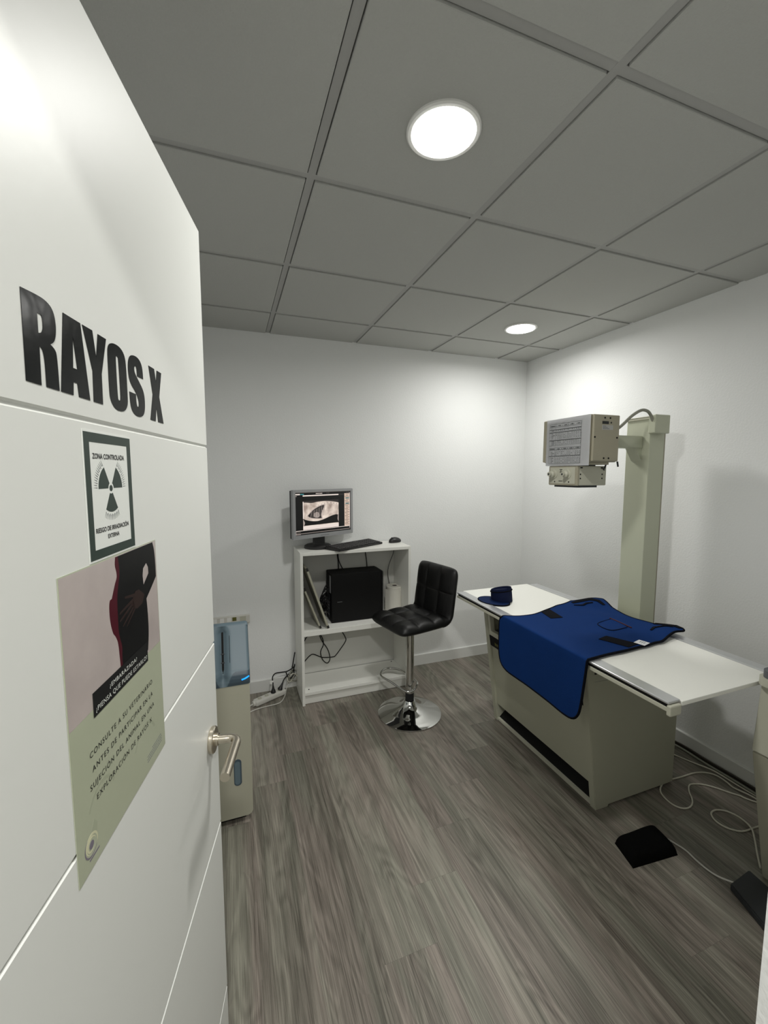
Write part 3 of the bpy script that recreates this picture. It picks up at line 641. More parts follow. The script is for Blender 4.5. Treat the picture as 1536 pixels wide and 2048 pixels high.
cassette(-1.838, 0.790, -1.945, -0.275, -0.060, 'shorter grey cassette half hidden behind the taller one in the bookcase', 0.012)

# ================================================================ bar stool
sc0 = Vector((-1.328, -0.612, 0)); bd = Vector((0.975, 0.222, 0)).normalized(); ad = Vector((bd.y, -bd.x, 0))
stl = thing('bar_stool', (sc0.x, sc0.y, 0), 'black quilted bar stool on a round chrome base in front of the bookcase', 'stool')
b_ = MB(); b_.lathe([(0, 0), (0.199, 0.0), (0.2035, 0.003), (0.2035, 0.007), (0.190, 0.0125), (0.160, 0.020), (0.125, 0.030), (0.095, 0.041), (0.070, 0.054), (0.052, 0.068), (0.041, 0.082), (0.037, 0.090), (0.034, 0.093), (0, 0.093)], (sc0.x, sc0.y, 0), 96)
build('base', b_, 'chrome', stl)
build('rubber_collar', MB().cyl((sc0.x, sc0.y, 0.0935), (sc0.x, sc0.y, 0.143), 0.0275, n=40, bev=0.003), 'rubber', stl)
build('column', MB().cyl((sc0.x, sc0.y, 0.143), (sc0.x, sc0.y, 0.585), 0.0265, n=48), 'chrome', stl)
ft = MB(); zf = 0.205
ft.tube([(x, yv, zf-0.025*(1 if i in (7, 8) else 0)) for i, (x, yv) in enumerate([(-1.470, -0.460), (-1.432, -0.392), (-1.372, -0.378), (-1.318, -0.430), (-1.292, -0.530), (-1.281, -0.605), (-1.292, -0.650), (-1.330, -0.668), (-1.380, -0.652), (-1.440, -0.555)])], 0.0065, n=14, closed=True, smooth=5)
ft.cyl((sc0.x, sc0.y, 0.150), (sc0.x, sc0.y, 0.182), 0.0285, n=40)
ft.tube([(sc0.x+0.0, sc0.y-0.028, 0.170), (sc0.x-0.001, sc0.y-0.045, 0.176), (-1.332, -0.664, 0.182)], 0.0055, n=10)
build('footrest', ft, 'chrome', stl)
build('swivel_plate', bx((sc0.x-0.09, sc0.y-0.09, 0.575), (sc0.x+0.09, sc0.y+0.09, 0.590), 0.004, mtx=None), 'black', stl)
# padded shell: seat flat, curving up into the backrest
R_ = 0.062; LS = 0.318; LB = 0.330; tilt = radians(82)
def shell(sv):
    # returns (distance along seat direction, height) and the direction of the upper side
    if sv <= LS: return (-0.190+sv, 0.620+0.010*(sv/LS-0.5)**2-0.05*max(0, 0.05-sv)**1.0*1.2), Vector((0, 1))
    if sv <= LS+R_*tilt:
        a = (sv-LS)/R_; return (-0.190+LS+R_*sin(a), 0.620+R_*(1-cos(a))), Vector((-sin(a), cos(a)))
    d = sv-LS-R_*tilt; a = tilt
    return (-0.190+LS+R_*sin(a)+d*cos(a), 0.620+R_*(1-cos(a))+d*sin(a)), Vector((-sin(a), cos(a)))
def pad(s0, s1, nx, ny, open0, open1, wd=0.190, th=0.062, puff=0.016):
    b = bmesh.new(); NA, NB = 72, 72
    rows = {}
    def pill(t, n):
        f = (t*n) % 1.0
        if t >= 1: f = 1.0
        return min(1.0, (4*f*(1-f)))**0.45 if 0 < f < 1 else 0.0
    for side in (1, -1):
        for i in range(NA+1):
            a = sin((i/NA-0.5)*pi)
            for j in range(NB+1):
                t = j/NB
                if open0 and open1: bb_ = 2*t-1
                elif open1: bb_ = -1+2*(1-cos(t*pi/2)); bb_ = -1+2*(1-cos(t*pi/2))
                elif open0: bb_ = -1+2*sin(t*pi/2)
                else: bb_ = sin((t-0.5)*pi)
                e = (1-abs(a)**7)
                if not open0 and bb_ < 0: e *= (1-abs(bb_)**9)
                if not open1 and bb_ > 0: e *= (1-abs(bb_)**9)
                e = sqrt(max(0.0, e))
                cb = 1.0
                if (bb_ < 0 and not open0) or (bb_ > 0 and not open1): cb = 1-0.10*abs(bb_)**8
                aa = a*cb; b2 = bb_
                if (bb_ < 0 and not open0) or (bb_ > 0 and not open1): b2 = bb_*(1-0.05*abs(a)**6)
                tt = (b2+1)/2; sv = s0+(s1-s0)*tt
                (x, z), nn = shell(sv)
                p = pill((a+1)/2, nx)*pill((bb_+1)/2, ny) if side > 0 else 0
                off = side*th/2*e+(puff*p*e if side > 0 else 0)
                pos = sc0+bd*(x+nn.x*off)+ad*(aa*wd)+Vector((0, 0, z+nn.y*off))
                rows[(side, i, j)] = b.verts.new(pos)
    for side in (1, -1):
        for i in range(NA):
            for j in range(NB):
                q_ = [rows[(side, i, j)], rows[(side, i+1, j)], rows[(side, i+1, j+1)], rows[(side, i, j+1)]]
                b.faces.new(q_ if side > 0 else q_[::-1])
    for j_, op in ((0, open0), (NB, open1)):
        if op:
            for i in range(NA): b.faces.new((rows[(1, i, j_)], rows[(-1, i, j_)], rows[(-1, i+1, j_)], rows[(1, i+1, j_)]))
    bmesh.ops.remove_doubles(b, verts=b.verts, dist=0.00005); bmesh.ops.recalc_face_normals(b, faces=b.faces)
    return MB().merge(b, None, True)
SJ = LS+R_*tilt*0.55
build('seat', pad(0.0, SJ, 3, 3, False, True), 'leather', stl, label='quilted black seat pad')
build('backrest', pad(SJ, LS+R_*tilt+LB-0.045, 3, 2, True, False, th=0.055, puff=0.011), 'leather', stl, label='quilted black backrest')

# ================================================================ x-ray table
xt = thing('xray_table', (-0.62, -1.24, 0), 'beige x-ray examination table with long floating white top', 'examination table')
def fx(z): return -0.842-0.138*z
BT = 0.764; RX = -0.338
for y0, y1 in ((-1.637, -1.603), (-0.880, -0.845)):
    near = y0 < -1.2
    if near: pf = [(fx(0), 0), (fx(0)+0.075, 0), (fx(0)+0.078, 0.010), (RX, 0.010), (RX, BT), (fx(BT)+0.01, BT), (fx(0.70), 0.70)]
    else: pf = [(fx(0), 0), (RX, 0), (RX, BT), (fx(BT)+0.01, BT), (fx(0.70), 0.70)]
    build('end_panel', MB().prism(pf, 'y', y0, y1, bev=0.0025), 'beige', xt)
Y0, Y1 = -1.6025, -0.8805; rc = 0.012
build('front_panel', MB().prism([(fx(0.115)+rc, 0.115), (fx(0.50)+rc, 0.50), (fx(0.50)+rc+0.02, 0.50), (fx(0.115)+rc+0.02, 0.115)], 'y', Y0, Y1), 'beige', xt)
build('black_band', MB().prism([(fx(0.503)+0.004, 0.503), (fx(0.568)+0.002, 0.568), (fx(0.568)+0.03, 0.568), (fx(0.503)+0.03, 0.503)], 'y', Y0, Y1), 'blackmat', xt)
pm = MB(); yk = -0.985
BFm = frame((fx(0.535)-0.001, -0.935, 0.523), (0, -1, 0), (-0.138, 0, 1))
for k in range(9): pm.quad(0.004+k*0.0105, 0.0, 0.011+k*0.0105, 0.016 if k else 0.018, BFm, 0.0006, base=0.0)
build('faded_print', pm, 'yellowprint', xt, label='illegible olive print on the black band')
fr_ = MB(); za, zb = 0.571, 0.742
def sl(y0, y1, z0, z1, d0=0.003, d1=0.030): fr_.prism([(fx(z0)+d0, z0), (fx(z1)+d0, z1), (fx(z1)+d1, z1), (fx(z0)+d1, z0)], 'y', y0, y1)
sl(Y0, Y1, za, za+0.030); sl(Y0, Y1, zb-0.016, zb); sl(Y1-0.022, Y1, za+0.030, zb-0.016); sl(Y0, Y0+0.05, za+0.030, zb-0.016)
build('tray_frame', fr_, 'beige3', xt)
tr = MB(); tr.box((fx(0.60)+0.12, Y0+0.05, 0.58), (fx(0.60)+0.125, Y1-0.022, 0.742), m='beige2'); tr.box((fx(0.60)+0.03, Y0+0.05, 0.598), (fx(0.60)+0.12, Y1-0.022, 0.602), m='graphite')
build('tray_recess', tr, None, xt)
build('back_panel', bx((RX-0.02, Y0, 0.01), (RX-0.002, Y1, BT)), 'beige', xt)
build('body_top', bx((fx(BT)+0.012, Y0, 0.744), (RX-0.002, Y1, 0.7635)), 'beige', xt)
kp = MB(); kp.prism([(fx(0)+0.012, 0.022), (fx(0)+0.085, 0.085), (fx(0)+0.10, 0.112), (fx(0)+0.12, 0.112), (fx(0)+0.12, 0.022)], 'y', Y0, Y1)
build('kick_plate', kp, 'blackmat', xt)
kp = MB(); kp.prism([(fx(0)+0.002, 0.006), (fx(0)+0.014, 0.006), (fx(0)+0.014, 0.024), (fx(0)+0.002, 0.020)], 'y', Y0, Y1); build('kick_strip', kp, 'beige3', xt, label='pale strip along the foot pedal')
kp = MB(); kp.tube([(fx(0)+0.064, Y0, 0.082), (fx(0)+0.064, Y1, 0.082)], 0.007, smooth=1); build('pedal_bar', kp, 'graphite', xt)
sk = MB(); sk.box((-0.895, -1.6395, 0.662), (-0.868, -1.637, 0.687), 0.001, 'beige3'); sk.box((-0.8925, -1.6405, 0.664), (-0.877, -1.6394, 0.683), 0, 'blackmat')
build('end_socket', sk, None, xt, label='small black socket in the end panel')
sn = MB(); FN = frame((0, -1.6372, 0), (1, 0, 0), (0, 0, 1)); sn.flat([[(-0.885, 0.627), (-0.760, 0.622), (-0.760, 0.6235), (-0.885, 0.6285)]], FN, 0.0003); build('panel_seam', sn, 'greyink', xt)
# carriage and floating top
TX0, TX1, TY0, TY1, TZ = -1.055, -0.440, -2.088, -0.695, 0.800
for x0, x1 in ((TX0+0.004, TX0+0.030), (TX1-0.040, TX1-0.006)):
    build('carriage_rail', bx((x0, TY0+0.012, 0.768), (x1, TY1-0.02, 0.783), 0.002), 'beige3', xt)
build('rail_gap', bx((TX0+0.007, TY0+0.014, 0.783), (TX0+0.05, TY1-0.03, 0.7955)), 'blackmat', xt)
build('rail_gap', bx((TX1-0.050, TY0+0.014, 0.783), (TX1-0.007, TY1-0.03, 0.7955)), 'blackmat', xt)
for y in (-1.60, -1.30, -0.92): build('cross_member', bx((TX0+0.03, y-0.03, 0.7645), (TX1-0.04, y+0.03, 0.7835)), 'beige', xt)
build('side_rail', bx((TX0, TY0+0.006, 0.7955), (TX0+0.057, TY1-0.028, 0.8045), 0.003), 'alum', xt, label='aluminium side rail')
build('side_rail', bx((TX1-0.057, TY0+0.006, 0.7955), (TX1, TY1-0.028, 0.8045), 0.003), 'alum', xt, label='aluminium side rail')
build('tabletop', bx((TX0+0.0575, TY0, 0.784), (TX1-0.0575, TY1, TZ), 0.002), 'tabletop', xt, label='white laminate tabletop')
for x0, x1 in ((TX0-0.001, TX0+0.052), (TX1-0.052, TX1+0.001)): build('rail_end_cap', bx((x0, TY0-0.004, 0.757), (x1, TY0+0.0125, 0.7945), 0.005), 'beige3', xt)

# column with tube arm
cg = thing('tube_column', (-0.245, -1.305, 0), 'tall beige steel column rising behind the table near the right wall', 'x-ray stand')
build('mast', bx((-0.300, -1.378, 0), (-0.192, -1.238, 1.838), 0.003), 'olive', cg)
mb = MB(); mb.box((-0.1915, -1.370, 0), (-0.175, -1.246, 1.80)); build('rear_channel', mb, 'beige2', cg)
mb = MB(); mb.box((-0.304, -1.240, 1.834), (-0.188, -1.376, 1.846), 0.003); build('mast_cap', mb, 'beige3', cg)
mb = MB(); mb.box((-0.318, -1.418, 1.757), (-0.212, -1.3785, 1.852), 0.004); build('junction_box', mb, 'olive', cg)
arm = MB(); arm.prism([(-0.622, 1.684), (-0.3005, 1.684), (-0.3005, 1.747), (-0.622, 1.747)], 'y', -1.338, -1.268, bev=0.002)
arm.prism([(-0.300, 1.62), (-0.300, 1.747), (-0.345, 1.747), (-0.345, 1.684)], 'y', -1.334, -1.272)
build('arm', arm, 'olive', cg)
hx0, hx1, hy0, hy1, hz0, hz1 = -0.800, -0.628, -1.476, -1.155, 1.603, 1.824
th_ = thing('xray_tube_head', (-0.714, -1.31, hz0), 'beige box shaped x-ray head with a printed chart, hanging over the table', 'x-ray head')
build('housing', bx((hx0, hy0+0.012, hz0), (hx1, hy1-0.012, hz1), 0.005), 'beige2', th_)
for y0, y1 in ((hy0, hy0+0.0125), (hy1-0.0125, hy1)): build('end_cover', bx((hx0+0.010 if y0 == hy0 else hx0, y0, hz0+0.004), (hx1-0.002, y1, hz1-0.001), 0.004), 'beige2', th_)
FE = frame((hx0, hy0-0.0002, hz0), (1, 0, 0), (0, 0, 1))
for x, z in [(0.018, 0.115), (0.155, 0.115), (0.075, 0.205), (0.108, 0.205), (0.078, 0.018), (0.108, 0.018)]:
    scw = MB().cyl((hx0+x, hy0+0.001, hz0+z), (hx0+x, hy0-0.002, hz0+z), 0.0042, n=12)
    build('screw', scw, 'blackmat', th_)
lb = MB(); lb.quad(0.060, 0.150, 0.128, 0.172, FE, 0.0005, 'label'); lb.quad(0.060, 0.177, 0.100, 0.190, FE, 0.0006, 'ink'); lb.quad(0.111, 0.180, 0.119, 0.188, FE, 0.0006, 'ink')
for k in range(3): lb.quad(0.064, 0.154+k*0.006, 0.104-0.01*k, 0.1565+k*0.006, FE, 0.0008, 'greyink')
build('rating_label', lb, None, th_)
mb = MB(); mb.lathe([(0, 0.0), (0.040, 0.0), (0.040, 0.006), (0.028, 0.014), (0, 0.014)], (0, 0, 0), 32, mtx=Matrix.Translation((hx1, -1.40, 1.765)) @ Matrix.Rotation(pi/2, 4, 'Y')); build('cable_gland', mb, 'browncable', th_)
mb = MB(); mb.box((hx0+0.02, -1.45, hz0-0.012), (hx1-0.03, -1.20, hz0), 0.002, 'beige2'); mb.box((hx0+0.03, -1.39, hz0-0.019), (hx1-0.05, -1.24, hz0-0.012), 0, 'graphite')
build('mounting_plate', mb, None, th_)
# exposure chart on the head
ct = MB(); py0, py1 = -1.470, -1.185; FP = frame((hx0-0.0012, py1, hz0-0.016), (0, -1, 0), (0, 0, 1)); PW = py1-py0; PH = 0.236
b = bmesh.new(); nn_ = 16
def curl(u, v): return 0.0015+0.004*max(0, v/PH*-1+0.25)+0.003*(u/PW-0.5)**2
g = [[b.verts.new(FP @ Vector((PW*i/nn_, PH*j/nn_, curl(PW*i/nn_, PH*j/nn_)))) for j in range(nn_+1)] for i in range(nn_+1)]
for i in range(nn_):
    for j in range(nn_): b.faces.new((g[i][j], g[i+1][j], g[i+1][j+1], g[i][j+1]))
bmesh.ops.solidify(b, geom=b.faces[:], thickness=0.0003)
ct.merge(b)
chart = build('exposure_chart', ct, 'paper', th_, label='white sheet printed with a table')
gr = MB(); gx0, gx1, gy0, gy1 = 0.022, 0.232, 0.012, 0.212
def ln(x0, y0, x1, y1, m='ink'): gr.quad(x0, y0, x1, y1, FP, 0.0001, m, 0.0036)
for yv, tw in [(gy1, 0.0010), (0.196, 0.0009), (0.184, 0.0022), (0.170, 0.0022), (0.130, 0.0022), (0.092, 0.0010), (0.082, 0.0010), (0.050, 0.0022), (gy0, 0.0010), (0.104, 0.0007)]:
    ln(gx0, yv-tw/2, gx1, yv+tw/2)
ln(gx0, gy0, gx0+0.0008, gy1); ln(gx1-0.0008, gy0, gx1, gy1); ln(gx0+0.012, gy0, gx0+0.0125, gy1, 'greyink'); ln(gx0+0.042, gy0, gx0+0.0425, gy1, 'greyink')
for k in range(13):
    x = gx0+0.0425+k*0.0132
    for z0, z1 in ((gy0, 0.082), (0.104, 0.170)): ln(x, z0, x+0.0004, z1, 'greyink')
z = gy0+0.004
while z < gy1-0.004:
    if not any(abs(z+0.0015-q_) < 0.004 for q_ in (0.184, 0.170, 0.130, 0.092, 0.082, 0.050, 0.104, 0.196)):
        for k in range(13):
            if random.random() < 0.85:
                x = gx0+0.046+k*0.0132; ln(x, z, x+random.uniform(0.003, 0.007), z+0.0026, 'greyink')
        ln(gx0+0.016, z, gx0+0.016+random.uniform(0.008, 0.022), z+0.0028, 'greyink')
    z += 0.0077
for yv in (0.203, 0.0865): 
    for k in range(4): ln(gx0+0.060+k*0.042, yv-0.002, gx0+0.075+k*0.042, yv+0.002, 'greyink')
    ln(gx0+0.004, yv-0.0025, gx0+0.040, yv+0.0015, 'greyink')
build('printed_table', gr, None, chart)
# collimator below the head
cx0, cx1, cy0, cy1, cz0, cz1 = -0.800, -0.612, -1.397, -1.207, 1.490, 1.586
co_ = build('collimator', bx((cx0+0.004, cy0, cz0), (cx1, cy1, cz1), 0.004), 'beige3', th_)
pf = MB(); pf.box((cx0, cy0-0.002, cz0-0.001), (cx0+0.016, cy1+0.002, cz1+0.001), 0.005, 'beige2'); pf.box((cx0-0.001, cy0+0.012, cz0+0.008), (cx0+0.004, cy1-0.010, cz1-0.007), 0.001, 'beige3')
build('front_panel', pf, None, co_)
for y in (-1.2445, -1.3375):
    k = MB(); mt = Matrix.Translation((cx0-0.001, y, 1.5455)) @ Matrix.Rotation(-pi/2, 4, 'Y')
    k.lathe([(0, 0), (0.024, 0), (0.024, 0.003), (0.018, 0.005), (0.017, 0.018), (0.013, 0.022), (0.011, 0.023), (0.011, 0.034), (0, 0.034)], n=28, m='beige3', mtx=mt)
    k.lathe([(0, 0.0342), (0.005, 0.0342), (0.005, 0.036), (0, 0.036)], n=14, m='graphite', mtx=mt)
    build('knob', k, None, co_)
mk = MB(); FC = frame((cx0-0.0012, cy1, cz0), (0, -1, 0), (0, 0, 1))
for i in range(3):
    for j in range(3):
        if (i+j) % 2 == 0 or i == 1: mk.quad(0.078+i*0.006, 0.064+j*0.006, 0.0825+i*0.006, 0.0685+j*0.006, FC, 0.0004)
build('caption', MB().quad(0.072, 0.019, 0.098, 0.0225, FC, 0.0004), 'blackmat', co_)
for x in (0.045, 0.140): build('screw', MB().flat([arc((x, 0.017), 0.0038, 0, 2*pi, 12)[:-1]], FC, 0.0006), 'blackmat', co_)
FS = frame((cx0, cy0-0.0002, cz0), (1, 0, 0), (0, 0, 1))
for x, z in [(0.022, 0.055), (0.022, 0.035), (0.160, 0.055), (0.160, 0.035)]: build('screw', MB().flat([arc((x, z), 0.0038, 0, 2*pi, 12)[:-1]], FS, 0.0008), 'blackmat', co_)
for x in (0.020, 0.150): build('vent_slot', MB().quad(x, 0.084, x+0.014, 0.090, FS, 0.0008), 'blackmat', co_)
build('panel_markings', mk, 'blackmat', co_)
mb = MB(); mb.box((cx0+0.020, cy0+0.012, cz0-0.010), (cx1-0.045, cy1-0.02, cz0), 0.001); build('light_exit_plate', mb, 'graphite', co_)
mb = MB(); mb.tube([(-0.640, -1.415, hz0+0.002), (-0.640, -1.417, 1.592), (-0.632, -1.400, 1.570), (-0.615, -1.385, 1.560)], 0.004, n=8); build('short_lead', mb, 'graphite', th_); mb = MB(); mb.tube([(-0.650+0.04, -1.455, hz0+0.004), (-0.608, -1.457, 1.590), (-0.606, -1.457, 1.582)], 0.004, n=8)
build('short_lead', mb, 'graphite', th_)
mb = MB(); mb.tube([(-0.614, -1.405, 1.762), (-0.585, -1.405, 1.760), (-0.54, -1.407, 1.785), (-0.48, -1.412, 1.835), (-0.42, -1.414, 1.866), (-0.37, -1.408, 1.866), (-0.335, -1.400, 1.850), (-0.312, -1.398, 1.82)], 0.0075, n=14, smooth=5)
build('tube_cable', mb, 'greycable', loc=(-0.6, -1.4, 1.76), label='thick grey cable arching from the x-ray head to the column top', cat='cable')

# ================================================================ lead apron draped on the table
EX = -1.058; AT = 0.8145; ra = 0.010
def lift(s_, y):
    h = 0.022*math.exp(-((s_+0.44)/0.10)**2)*(math.exp(-((y+1.19)/0.09)**2)+0.9*math.exp(-((y+1.66)/0.07)**2))
    h += 0.003*sin(s_*17+y*5)*max(0.0, min(1.0, (s_+1.0)/0.2))+0.002*sin(y*23+s_*6)*max(0.0, min(1.0, (s_+1.0)/0.2))
    return max(h, 0)
def drape(s_, y, out=0.0):
    if s_ >= EX: return Vector((s_, y, AT+lift(s_, y)+out))
    L1 = ra*pi/2
    if s_ > EX-L1:
        a = (EX-s_)/ra; return Vector((EX-(ra+out)*sin(a), y, AT-ra+(ra+out)*cos(a)))
    d = EX-L1-s_; wv = 0.006*sin((y+1.2)*9)*min(1, d/0.2)
    return Vector((EX-ra-out-wv-0.01*d, y, AT-ra-d))
outline = [(-1.10, -1.183), (-1.18, -1.184), (-1.26, -1.188), (-1.315, -1.205), (-1.342, -1.250), (-1.346, -1.33), (-1.345, -1.402), (-1.345, -1.49), (-1.345, -1.571), (-1.348, -1.65), (-1.342, -1.700), (-1.318, -1.728), (-1.275, -1.742), (-1.19, -1.750), (-1.10, -1.757), (-1.06, -1.758),
 (-0.991, -1.752), (-0.933, -1.748), (-0.849, -1.747), (-0.768, -1.740), (-0.706, -1.738), (-0.652, -1.730), (-0.605, -1.730), (-0.545, -1.712), (-0.488, -1.700), (-0.440, -1.705), (-0.418, -1.690), (-0.412, -1.655), (-0.430, -1.610), (-0.442, -1.560), (-0.456, -1.505), (-0.465, -1.461), (-0.455, -1.402), (-0.430, -1.330), (-0.402, -1.265), (-0.388, -1.222), (-0.386, -1.212), (-0.394, -1.206), (-0.440, -1.188), (-0.500, -1.170), (-0.545, -1.152), (-0.556, -1.146), (-0.566, -1.150), (-0.610, -1.166), (-0.650, -1.176), (-0.696, -1.183), (-0.801, -1.217), (-0.860, -1.238), (-0.914, -1.250), (-0.99, -1.246), (-1.046, -1.221), (-1.075, -1.200)]
def cr_loop(P, k):
    out = []; N = len(P)
    for i in range(N):
        p0, p1, p2, p3 = [Vector(P[(i+o) % N]) for o in (-1, 0, 1, 2)]
        for j in range(k):
            t = j/k; out.append(0.5*((2*p1)+(p2-p0)*t+(2*p0-5*p1+4*p2-p3)*t*t+(3*p1-p0-3*p2+p3)*t**3))
    return out
OL = cr_loop(outline, 3)
def inside(p, P):
    c = False; j = len(P)-1
    for i in range(len(P)):
        if (P[i].y > p[1]) != (P[j].y > p[1]) and p[0] < (P[j].x-P[i].x)*(p[1]-P[i].y)/(P[j].y-P[i].y)+P[i].x: c = not c
        j = i
    return c
def cloth(OLp, step, out, th):
    vs = [v.copy() for v in OLp]; ne = len(vs); ed = [(i, (i+1) % ne) for i in range(ne)]
    xs = [v.x for v in OLp]; ys = [v.y for v in OLp]
    x = min(xs)
    cols = []
    while x < max(xs): cols.append(x); x += step
    cols += [EX, EX-ra*0.4, EX-ra*0.8, EX-ra*1.2, EX-ra*pi/2]
    for x in cols:
        y = min(ys)
        while y < max(ys):
            if inside((x, y), OLp) and min((Vector((x, y))-v).length for v in OLp) > 0.006: vs.append(Vector((x, y)))
            y += step
    r = delaunay_2d_cdt(vs, ed, [], 1, 1e-6)
    b = bmesh.new(); V = [b.verts.new(drape(v.x, v.y, out)) for v in r[0]]
    for f in r[2]:
        try: b.faces.new([V[i] for i in f])
        except ValueError: pass
    bmesh.ops.recalc_face_normals(b, faces=b.faces)
    if sum(f.normal.z for f in b.faces) < 0: bmesh.ops.reverse_faces(b, faces=b.faces)
    bot = {}
    top = b.faces[:]; be = [e for e in b.edges if e.is_boundary]
    nv = {v: b.verts.new(v.co) for v in b.verts[:]}
    for v, n_ in nv.items():
        nrm = v.normal.copy() if v.normal.length else Vector((0, 0, 1)); n_.co = v.co-nrm*th
    for f in top: b.faces.new([nv[v] for v in reversed(f.verts)])
    for e in be:
        a_, c_ = e.verts
        b.faces.new((a_, c_, nv[c_], nv[a_]))
    bmesh.ops.recalc_face_normals(b, faces=b.faces)
    return MB().merge(b, None, True)
ap = thing('lead_apron', (-0.80, -1.47, 0.80), 'blue lead apron spread over the x-ray table, its hem hanging down in front', 'apron')
build('apron_cloth', cloth(OL, 0.02, 0.0, 0.008), 'blue', ap)
bd_ = MB(); bd_.tube([drape(v.x, v.y, -0.003) for v in OL], 0.0052, n=8, closed=True, smooth=1)
build('edge_binding', bd_, 'blackcloth', ap, label='black edge binding')
for P in ([(-0.842, -1.230), (-0.771, -1.215), (-0.800, -1.345), (-0.868, -1.335)], [(-0.866, -1.628), (-0.798, -1.607), (-0.738, -1.722), (-0.812, -1.734)]):
    pp = []
    for i in range(4):
        a_, c_ = Vector(P[i]), Vector(P[(i+1) % 4]); pp += [a_+(c_-a_)*k/6 for k in range(6)]
    build('fastening_patch', cloth(pp, 0.015, 0.0025, 0.002), 'blackcloth', ap, label='black fastening patch')
pk = [(-0.600, -1.456), (-0.660, -1.462), (-0.705, -1.474), (-0.722, -1.500), (-0.728, -1.540), (-0.712, -1.566), (-0.660, -1.566), (-0.608, -1.558)]
build('chest_pocket', cloth([v for v in cr_loop(pk, 3)], 0.02, 0.0018, 0.0015), 'blue', ap)
tb = MB(); tb.tube([drape(x, y, 0.002) for x, y in pk], 0.0018, n=6, smooth=4); build('pocket_seam', tb, 'blackcloth', ap)
tb = MB(); tb.tube([drape(x, y, 0.003) for x, y in [(-0.597, -1.448), (-0.596, -1.49), (-0.598, -1.53), (-0.603, -1.575)]], 0.003, n=8, smooth=3); build('pocket_trim', tb, 'redtrim', ap, label='dark red and black pocket edge')
# turned-over neck and shoulder facings
def strip(path, w0, out, matn, nm, lab):
    L_ = []; R2 = []
    for i, p in enumerate(path):
        t = (Vector(path[min(i+1, len(path)-1)])-Vector(path[max(i-1, 0)])).normalized(); n_ = Vector((-t.y, t.x)); ww = w0*(0.35+0.65*sin(pi*(i+0.5)/len(path)))
        L_.append(Vector(p)+n_*ww); R2.append(Vector(p)-n_*ww)
    build(nm, cloth(L_+R2[::-1], 0.014, out, 0.002), matn, ap, label=lab)
strip([(-0.580, -1.180), (-0.520, -1.185), (-0.470, -1.195), (-0.440, -1.230), (-0.445, -1.275)], 0.016, 0.003, 'blackcloth', 'shoulder_facing', 'black lining at the far shoulder')
strip([(-0.600, -1.215), (-0.555, -1.235), (-0.520, -1.225), (-0.485, -1.235)], 0.006, 0.004, 'blackcloth', 'shoulder_facing', 'black lining at the far shoulder')
strip([(-0.445, -1.570), (-0.432, -1.610), (-0.425, -1.650), (-0.430, -1.690)], 0.024, 0.003, 'blackcloth', 'shoulder_facing', 'black lining at the near shoulder')
strip([(-0.560, -1.640), (-0.520, -1.625), (-0.475, -1.640), (-0.455, -1.670)], 0.007, 0.004, 'blackcloth', 'shoulder_facing', 'black lining at the near shoulder')
tg = MB(); FT = frame((-0.745, -1.728, AT+0.0035), Vector((0.93, 0.25, 0)), Vector((-0.25, 0.93, 0))); tg.quad(0.0, -0.022, 0.050, 0.022, FT, 0.0008, 'paper')
for k in range(3): tg.quad(0.02, -0.010+k*0.008, 0.040, -0.007+k*0.008, FT, 0.0001, 'greyink', 0.0009)
build('care_tag', tg, None, ap, label='white care tag')

# radiation cap
cap = thing('protective_cap', (-0.93, -0.955, 0.80), 'small dark blue visor cap lying on the white end of the x-ray table', 'cap')
def sup(c, rx, ry, rot, n=40): return [(c[0]+rx*cos(t)*cos(rot)-ry*sin(t)*sin(rot), c[1]+rx*cos(t)*sin(rot)+ry*sin(t)*cos(rot)) for t in [2*pi*i/n for i in range(n)]]
br_ = MB(); P = sup((-0.948, -0.958), 0.098, 0.072, radians(-72))
I3 = Matrix.Identity(4)
br_.flat([P], I3, 0.006, 'navy2', 0.8015); build('visor', br_, None, cap)
ed_ = MB(); ed_.tube([(x, y, 0.8045) for x, y in P], 0.0042, n=8, closed=True, smooth=1); build('visor_binding', ed_, 'blackcloth', cap)
cw = bmesh.new(); n = 40; rr = []
for z, sc_, in [(0.806, 1.0), (0.822, 1.0), (0.845, 0.99), (0.866, 0.97), (0.878, 0.94), (0.876, 0.88), (0.866, 0.82), (0.864, 0.01)]:
    ring = []
    for (x, y) in sup((-0.892-0.0*(z-0.8), -0.958), 0.062*sc_, 0.056*sc_, radians(-60), n):
        t = (x+0.892)*0.20-(y+0.958)*0.30
        ring.append(cw.verts.new((x-0.10*(z-0.806), y, z+t*max(0, (z-0.806))*10*0.9)))
    rr.append(ring)
for A, B in zip(rr, rr[1:]):
    for i in range(n): cw.faces.new((A[i], A[(i+1) % n], B[(i+1) % n], B[i]))
cw.faces.new(rr[-1]); cw.faces.new(rr[0][::-1]); bmesh.ops.recalc_face_normals(cw, faces=cw.faces)
build('crown', MB().merge(cw, None, True), 'navy', cap)
bn = MB(); bn.tube([(v[0]-0.0056, v[1], 0.864+((v[0]+0.892)*0.20-(v[1]+0.958)*0.30)*0.52) for v in sup((-0.892, -0.958), 0.0615, 0.0555, radians(-60), 40)], 0.0035, n=6, closed=True, smooth=1); build('crown_binding', bn, 'blackcloth', cap)

